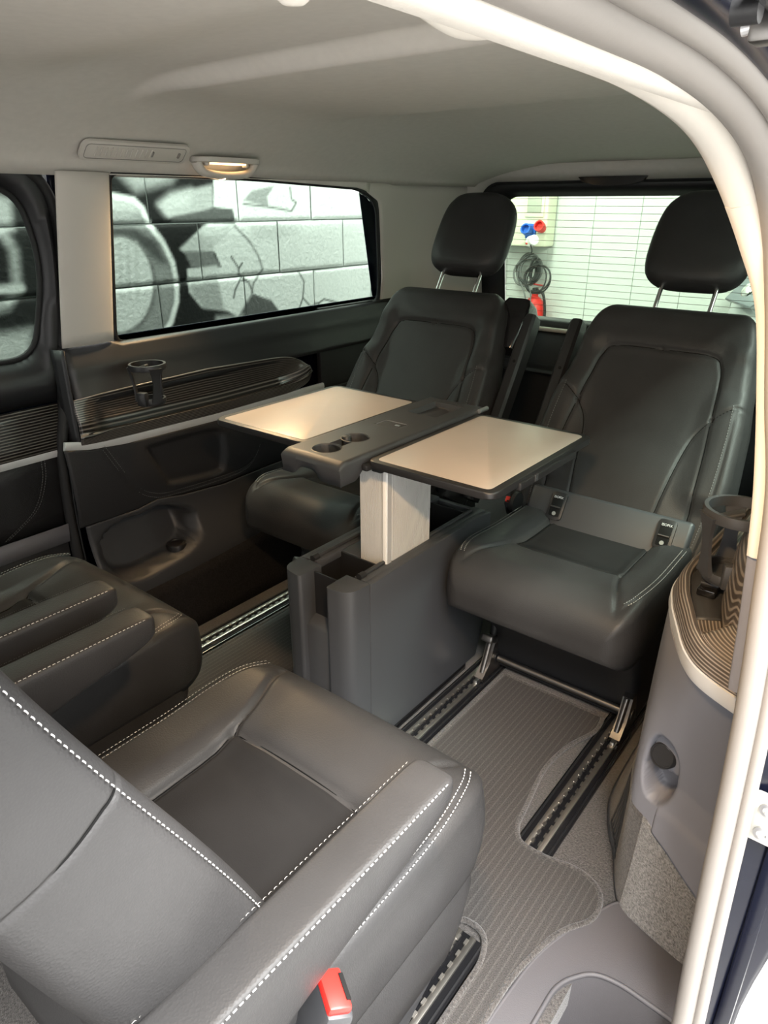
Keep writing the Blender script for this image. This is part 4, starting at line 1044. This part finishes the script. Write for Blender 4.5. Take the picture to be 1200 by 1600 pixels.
# centre tray with two cup wells, a lidded slot and a pen tray
def tray_mesh():
    x0, x1, y0, y1, z1 = -.103, .056, .916, 1.442, .700
    wells = [(-.030, .974, .0285), (-.030, 1.062, .0285)]
    nx, ny = 76, 220; X_ = np.linspace(x0, x1, nx); Y_ = np.linspace(y0, y1, ny); V = []
    for y in Y_:
        for x in X_:
            e = min(x-x0, x1-x, y-y0, y1-y); r = .008; z = z1
            if e < r: z -= r-math.sqrt(max(0, r*r-(r-e)**2))
            z -= .006*float(S(.935, .916, y))
            for cx, cy, rr in wells:
                d = math.hypot(x-cx, y-cy); z -= .045*(1-float(S(rr-.0016, rr+.0012, d))) if z > .69 else 0
            if -.046 < x < -.014 and .995 < y < 1.045 and z > .69: z -= .030
            px = max(abs(x+.030)-.030, abs(y-1.185)-.020); z -= .0012*math.exp(-(px/.0016)**2)
            pd = max(abs(x+.024)-.040, abs(y-1.350)-.058); z -= .024*(1-float(S(-.003, .001, pd)))*(.55+.45*float(S(-.02, .03, x+.02)))
            V.append((x, y-1.15, z))
    F = [(j*nx+i, j*nx+i+1, (j+1)*nx+i+1, (j+1)*nx+i) for j in range(ny-1) for i in range(nx-1)]
    # rim walls, deeper at the nose
    k = len(V)
    bd = [(i, 0) for i in range(nx)]+[(nx-1, j) for j in range(1, ny)]+[(i, ny-1) for i in range(nx-2, -1, -1)]+[(0, j) for j in range(ny-2, 0, -1)]
    for lvl in (1, 2):
        for i, j in bd:
            x, y = X_[i], Y_[j]; dep = .018+.024*float(S(1.0, .96, y)); arch = .020*math.exp(-((x+.035)/.030)**4) if j == 0 else (.016*math.exp(-((y-.945)/.016)**2) if i == 0 else 0)
            f = (dep-arch)*(lvl/2); V.append((x+(.001 if i == 0 else -.001 if i == nx-1 else 0)*lvl, y-1.15+(.002*lvl if j == 0 else 0), .696-.002-f))
    n = len(bd)
    for q in range(n):
        a = bd[q][1]*nx+bd[q][0]; b2 = bd[(q+1) % n][1]*nx+bd[(q+1) % n][0]
        F.append((a, k+q, k+(q+1) % n, b2)); F.append((k+q, k+n+q, k+n+(q+1) % n, k+(q+1) % n))
    return obj('centre_tray', V, F, 'plastic', tb, angle=35)
tray = tray_mesh()
tray.modifiers.new('t', 'SOLIDIFY').thickness = .002
for cx, cy in ((-.030, .974), (-.030, 1.062)):
    lathe('cup_rim', [(.0285, -.002), (.030, .0006), (.0315, .0002), (.032, -.001)], (cx, cy-1.15, .700), 'plastic', tray, 28, caps=False)
lathe('cup_knob', [(0.0, .004), (.009, .003), (.011, 0), (.011, -.02)], (-.046, 1.052-1.15, .700), 'plastic_black', tray, 18)
rbox('slot_clip', (-.012, 1.185-1.15, .7005), (.012, .006, .0015), 'alu', tray, .0006)
tube('slot_edge', [(-.058, 1.168-1.15, .7006), (-.058, 1.202-1.15, .7006), (.0, 1.202-1.15, .7006)], .0009, 'plastic_grey', tray, n=6)
tube('leaf_pin', [(.058, 1.415-1.15, .694), (.058, 1.452-1.15, .694)], .0055, 'alu_satin', tray, n=12)
# leaves
def leaf(x0, x1, side):
    lf = prism('table_leaf', rrect(x0, x1, .988, 1.412, .020, 6), 'z', .676, .6905, 'plastic_black', tb, .004, 3); tpart(lf)
    inl = prism('leaf_inlay', rrect(x0+.016, x1-.016, 1.002, 1.398, .012, 6), 'z', .688, .6912, 'table_inlay', lf, .0005)
    xo = x1 if side > 0 else x0
    o = rbox('leaf_catch', (xo-side*.002, 1.20, .676), (.014, .24, .016), 'plastic_black', lf, .003)
    rbox('latch_tab', (xo+side*.0045, 1.14, .678), (.004, .012, .014), 'plastic', lf, .001)
    return lf
leaf(.060, .347, 1); leaf(-.402, -.107, -1)

# ================================================================ CUP HOLDERS
def cup_holder(loc, rz, label, scale=1.0, m='plastic_black'):
    r = empty('cup_holder', loc, rz); tag(r, label, 'cup holder', 'clip-in cup holders')
    r.scale = (scale,)*3
    n = 32
    def ringp(rad, z, th=.004, h=.010):
        return [(rad, z-h/2), (rad+th, z-h/2), (rad+th+.001, z), (rad+th, z+h/2), (rad, z+h/2)]
    def torus(name, rad, z, th, h, m):
        pr = ringp(rad, z, th, h); V = []; F = []; k = len(pr)
        for i in range(n):
            a = 2*math.pi*i/n
            for q, zz in pr: V.append((q*math.cos(a), q*math.sin(a), zz))
        for i in range(n):
            for j in range(k): F.append((i*k+j, i*k+(j+1) % k, ((i+1) % n)*k+(j+1) % k, ((i+1) % n)*k+j))
        return obj(name, V, F, m, r, angle=50)
    torus('upper_ring', .034, .085, .0045, .012, m); torus('lower_ring', .026, .012, .004, .010, m)
    lathe('base_plate', [(.0, .004), (.028, .004), (.029, .008), (.0, .008)], (0, 0, 0), m, r, 28)
    for a in (25, 150, 270):
        A = math.radians(a); parts = []
        for t0, t1 in ((0, 1),):
            pth_ = [(.0285*math.cos(A)*(1+.32*t), .0285*math.sin(A)*(1+.32*t), .012+.073*t) for t in np.linspace(0, 1, 8)]
            sc = [1.4, 1.1, .9, .8, .8, .9, 1.15, 1.5]
            V, F = sweep_data(pth_, [(-.009, -.0022), (.009, -.0022), (.009, .0022), (-.009, .0022)], up=(math.cos(A), math.sin(A), 0), scale=sc); parts.append((V, F))
        joined('stay', parts, m, r)
    o = rbox('spring_tongue', (-.018, .006, .082), (.030, .014, .005), 'plastic', r, .002, M=Matrix.Rotation(.35, 4, 'Y'))
    rbox('clip', (0.0, .030, .02), (.022, .014, .03), m, r, .003)
    return r
cup_holder((-.690, 1.018, .668), math.radians(200), 'black open cup holder clipped on veneer ledge under mural window', 1.2)
cup_holder((.722, 1.045, .628), math.radians(200), 'large black cup holder standing on shelf beside the door pillar', 1.32, 'plastic')
ck = empty('shelf_socket', (.705, 1.02, .611)); tag(ck, 'small black catch on right shelf in front of cup holder', 'catch')
rbox('body', (0, 0, .006), (.026, .03, .012), 'gloss_black', ck, .002); rbox('flap', (0, .01, .0135), (.026, .016, .004), 'plastic', ck, .001)

# ================================================================ ROOF FITTINGS
def grab_lamp(loc, rz, label, power, tilt, aim, sc=1.4):
    r = empty('grab_handle', loc, rz); tag(r, label, 'grab handle', 'lamp grab handles on the roof edge')
    r.rotation_euler = (tilt, 0, rz)
    # x along the handle, z down is -z, handle hangs towards -y/-z
    base = prism('base', rrect(-.075, .075, -.024, .024, .024, 8), 'z', -.004, .006, 'pillar_trim', r, .002)
    path = smooth_path([(-.068, 0, -.002), (-.060, .001, -.016), (-.045, .002, -.024), (0, .004, -.028), (.045, .002, -.024), (.060, .001, -.016), (.068, 0, -.002)], 6)
    sweep('handle_bar', path, [(.011*math.cos(a), .008*math.sin(a)) for a in np.linspace(0, 2*math.pi, 15)[:-1]], 'pillar_trim', r, up=(0, 0, 1))
    lens = prism('lamp_lens', rrect(-.042, .042, -.012, .012, .008, 5), 'z', -.0065, -.003, 'lamp_warm', r, .001)
    for sx in (-1, 1): lathe('lens_clip', [(.0, -.011), (.006, -.010), (.007, -.004)], (sx*.046, 0, 0), 'pillar_trim', r, 14)
    l = bpy.data.lights.new('lamp_light', 'AREA'); l.shape = 'RECTANGLE'; l.size = .08; l.size_y = .02; l.energy = power; l.color = (1.0, .66, .34); l.spread = math.radians(115)
    lo = bpy.data.objects.new('lamp_light', l); COL.objects.link(lo); lo.parent = r; lo.location = (0, 0, -.042); lo.rotation_euler = Vector(aim).to_track_quat('-Z', 'Y').to_euler(); r.scale = (sc, sc, 1.2)
    return r
grab_lamp((-.672, 1.315, 1.249), math.radians(90), 'grab handle with glowing warm lamp above the mural window', 3.2, 0, (-.45, -.35, -.60))
grab_lamp((.640, .385, 1.277), math.radians(90), 'grab handle with glowing warm lamp at roof edge over door', 5.6, 0, (.75, .29, -.9), .8)
# air outlet panel in the roof lining, left of the handle
av = empty('air_vent', (-.650, 1.04, 1.256), math.radians(88)); tag(av, 'flat grey air vent panel in roof lining above left pillar', 'vent')
av.rotation_euler = (math.radians(0), math.radians(0), math.radians(86)); 
M = Matrix.Rotation(math.radians(-40), 4, 'X') @ Matrix.Diagonal((1.15, 1.25, 1, 1))
def avp(name, *a, **k):
    o = prism(name, *a, **k); o.data.transform(M); return o
avp('panel', rrect(-.115, .115, -.022, .022, [.012, .012, .012, .012], 5), 'z', -.003, .004, 'pillar_trim', av, .0015)
tube('panel_joint', [tuple(M @ Vector((p[0], p[1], -.0034))) for p in rrect(-.107, .107, -.016, .016, .008, 4)], .0008, 'seal', av, True, 6)
for x in np.linspace(-.085, .03, 12):
    b_ = rbox('louvre', (0, 0, 0), (.0022, .020, .003), 'pillar_trim', av, .0005, 1, M @ Matrix.Translation((x, 0, -.0035)))
for x in (.045, .105): rbox('thumb_wheel', (0, 0, 0), (.005, .012, .004), 'seal', av, .001, 1, M @ Matrix.Translation((x-.012, 0, -.004)))
# coat hook button on the roof edge above the door
hk = empty('roof_button', (.688, .205, 1.2145)); tag(hk, 'small pale round button on roof edge trim at top', 'button')
lathe('cap', [(.006, .002), (.006, -.001), (.004, -.0025), (0, -.003)], (0, 0, 0), 'pillar_trim', hk, 18)
lathe('collar', [(.0075, .003), (.0075, -.0003), (.006, -.0006)], (0, 0, 0), 'seal', hk, 18)

# ================================================================ THINGS ON THE GARAGE WALL
bx = empty('socket_cabinet', (-1.45, 4.59, 0)); tag(bx, 'cream electrical cabinet with coloured sockets on white rear wall', 'electrical box')
rbox('cabinet', (-.01, -.075, 1.19), (.31, .13, .60), 'cream_plastic', bx, .012, 3)
rbox('door_frame', (.055, -.146, 1.18), (.135, .012, .22), 'cream_plastic', bx, .004)
rbox('meter_window', (.055, -.153, 1.165), (.100, .004, .135), 'headlamp', bx, .003)
rbox('socket_shelf', (.055, -.145, 1.02), (.17, .02, .012), 'cream_plastic', bx, .003)
mat('window_grey', (.42, .42, .36), .3)
bx.children[2].data.materials[0] = MATS['window_grey']
def socket(name, x, z, m, r=.034, ln=.07):
    M = Matrix.Translation((x, -.15, z)) @ Matrix.Rotation(math.radians(68), 4, 'X')
    s = lathe(name, [(r*.8, 0), (r*.85, ln*.4), (r, ln*.45), (r, ln), (r*.75, ln), (r*.7, ln*.6), (0, ln*.6)], (0, 0, 0), m, bx, 20, M)
    return s
socket('blue_socket', .035, .975, 'blue_plastic', .034, .075); socket('red_socket', .122, 1.000, 'red_plastic', .034, .06)
rbox('blue_flange', (.04, -.148, .985), (.075, .02, .09), 'blue_plastic', bx, .008)
pg = empty('plug', (-1.365, 4.37, .925)); tag(pg, 'white cable plug pushed into the blue wall socket', 'plug'); pg.rotation_euler = (math.radians(20), 0, math.radians(-35))
lathe('body', [(.0, -.045), (.022, -.042), (.030, -.02), (.032, .05), (.026, .055), (0, .056)], (0, 0, 0), 'white_plastic', pg, 20, Matrix.Rotation(math.radians(75), 4, 'Y') )
lathe('grip_ring', [(.0335, -.01), (.036, -.006), (.036, .006), (.0335, .01)], (0, 0, 0), 'white_plastic', pg, 20, Matrix.Rotation(math.radians(75), 4, 'Y'))
rbox('red_mark', (.0, -.034, .0), (.024, .004, .012), 'red_plastic', pg, .001)
# coils of cable hanging below
def coil(label, m, cx, cz, rx, rz, n, seed, y=4.50, r=.006):
    g = random.Random(seed); pts = []
    for k in range(n):
        ox, oz = g.uniform(-.02, .02), g.uniform(-.015, .015); fx, fz = g.uniform(.85, 1.12), g.uniform(.88, 1.1); yy = y+g.uniform(-.03, .03)
        for i in range(12):
            a = 2*math.pi*i/12+math.pi/2; pts.append((cx+ox+rx*fx*math.cos(a), yy+.02*math.sin(a*1.0), cz+oz+rz*fz*math.sin(a)))
    o = tube('cable_coil', smooth_path(pts, 3), r, m, None, n=6); tag(o, label, 'cable', 'cables hanging under the wall box'); return o
coil('thick grey bundle of coiled cable hanging under the wall box', 'cable_grey', -1.455, .735, .075, .09, 9, 3, 4.535)
coil('loose black cable loop reaching right below the wall sockets', 'cable_black', -1.315, .700, .085, .085, 3, 11, 4.40, .005)
coil('small tight black cable loop in front of the bundle', 'cable_black', -1.385, .745, .03, .06, 3, 5, 4.465, .008)
o = tube('cable_lead', smooth_path([(-1.33, 4.30, .91), (-1.325, 4.31, .86), (-1.40, 4.33, .80), (-1.44, 4.33, .77)], 8), .005, 'cable_black', None, n=6); tag(o, 'black cable lead running from white plug down to the coils', 'cable', 'cables hanging under the wall box')
o = tube('cable_tail', smooth_path([(-1.40, 4.33, .68), (-1.36, 4.33, .60), (-1.345, 4.33, .52), (-1.335, 4.33, .44), (-1.325, 4.33, .50), (-1.315, 4.33, .58), (-1.33, 4.33, .66)], 8), .0045, 'cable_grey', None, n=6); tag(o, 'grey cable tail hanging in a long loop beside red extinguisher', 'cable', 'cables hanging under the wall box')
ex = empty('fire_extinguisher', (-1.365, 4.49, .09)); tag(ex, 'red fire extinguisher hanging on rear wall below the cables', 'fire extinguisher')
lathe('cylinder', [(0, 0), (.065, .004), (.072, .02), (.072, .40), (.062, .45), (.035, .475), (.022, .485), (.022, .51), (0, .51)], (0, 0, 0), 'red_plastic', ex, 24)
rbox('valve', (0, 0, .525), (.03, .04, .03), 'cable_black', ex, .004); rbox('lever', (.0, -.05, .555), (.016, .12, .008), 'red_plastic', ex, .003, M=Matrix.Rotation(-.15, 4, 'X'))
rbox('label_plate', (.0, -.0725, .26), (.07, .002, .13), 'white_plastic', ex, .0005)
tube('hose', smooth_path([(.015, 0, .525), (.07, -.02, .50), (.088, -.01, .38), (.084, -.01, .20)], 8), .009, 'cable_black', ex, n=8)
rbox('wall_bracket', (0, .080, .36), (.04, .02, .10), 'steel_dark', ex, .002)
# nose of a parked car beyond the tailgate
cr = empty('parked_van', (.13, 3.85, -.55)); tag(cr, 'nose of pale parked van seen through the rear window at right', 'van')
def carbody():
    rings = []
    for x, k in ((-.36, .0), (-.34, .55), (-.26, .85), (-.1, 1), (.5, 1), (1.1, 1), (1.3, .85), (1.38, .5)):
        rings.append([(x+.22, -.02+p[0]*(.45+.55*k)+.02, .22+p[1]*1.32*(.75+.25*k)) for p in [(-.05, 0), (-.10, .25), (-.08, .55), (.0, .80), (.12, .92), (.30, .97), (.42, .98), (.42, 0)]])
    return loft('bodywork', rings, 'car_white', cr, (True, True), angle=45)
carbody()
M = Matrix.Translation((-.035, -.035, 1.315)) @ Matrix.Rotation(math.radians(-35), 4, 'Z') @ Matrix.Rotation(math.radians(-30), 4, 'X')
hl = prism('headlamp_glass', [(-.10, -.06), (.09, -.085), (.13, -.02), (.08, .075), (-.04, .085)], 'y', -.02, .02, 'headlamp', cr, .008, 3); hl.data.transform(M)
l2 = lathe('headlamp_lens', [(0, .012), (.03, .006), (.042, -.004), (.045, -.01)], (0, 0, 0), 'chrome', hl, 20, M @ Matrix.Translation((.01, -.02, 0)) @ Matrix.Rotation(math.pi/2, 4, 'X'))
for wxx in (-.05, 1.05): lathe('wheel', [(0, -.09), (.2, -.09), (.30, -.08), (.31, 0), (.30, .08), (.2, .09), (0, .09)], (0, 0, 0), 'cable_black', cr, 24, Matrix.Translation((wxx+.22, .30, .31)) @ Matrix.Rotation(math.pi/2, 4, 'Y'))
# ================================================================ OUTER BODY (seen only from beside the door)
for s, W in ((-1, wall_left), (1, wall_right)):
    def rs(u, v, s=s): 
        z = 1.250+.165*v; x = .800+.028*math.sin(v*2.2)-.02*v*v; return (s*x, -1.25+3.93*u, z)
    grid('roof_side_skin', rs, cs(0, 1, 12), cs(0, 1, 8), 'jamb_paint', W, solid=.004)
    def shd(u, v, s=s):
        return (s*(.812+.082*v-.0), (.81 if s > 0 else .88)+(2.66-(.81 if s > 0 else .88))*u, .835-.06*v*v)
    grid('shoulder_skin', shd, cs(0, 1, 12), cs(0, 1, 6), 'jamb_paint', W, solid=.004)
    for ya, yb, yc, yd in (((.815 if s > 0 else .89), .985, (.80 if s > 0 else .90), 1.0), (2.10, 2.66, 1.98, 2.62)):
        def pk(u, v, s=s, ya=ya, yb=yb, yc=yc, yd=yd):
            z = .825+.43*v; a_ = ya+(yc-ya)*v; b_ = yb+(yd-yb)*v; return (s*(.828-.030*v), a_+(b_-a_)*u, z)
        grid('pillar_skin', pk, cs(0, 1, 6), cs(0, 1, 8), 'jamb_paint', W, solid=.004)
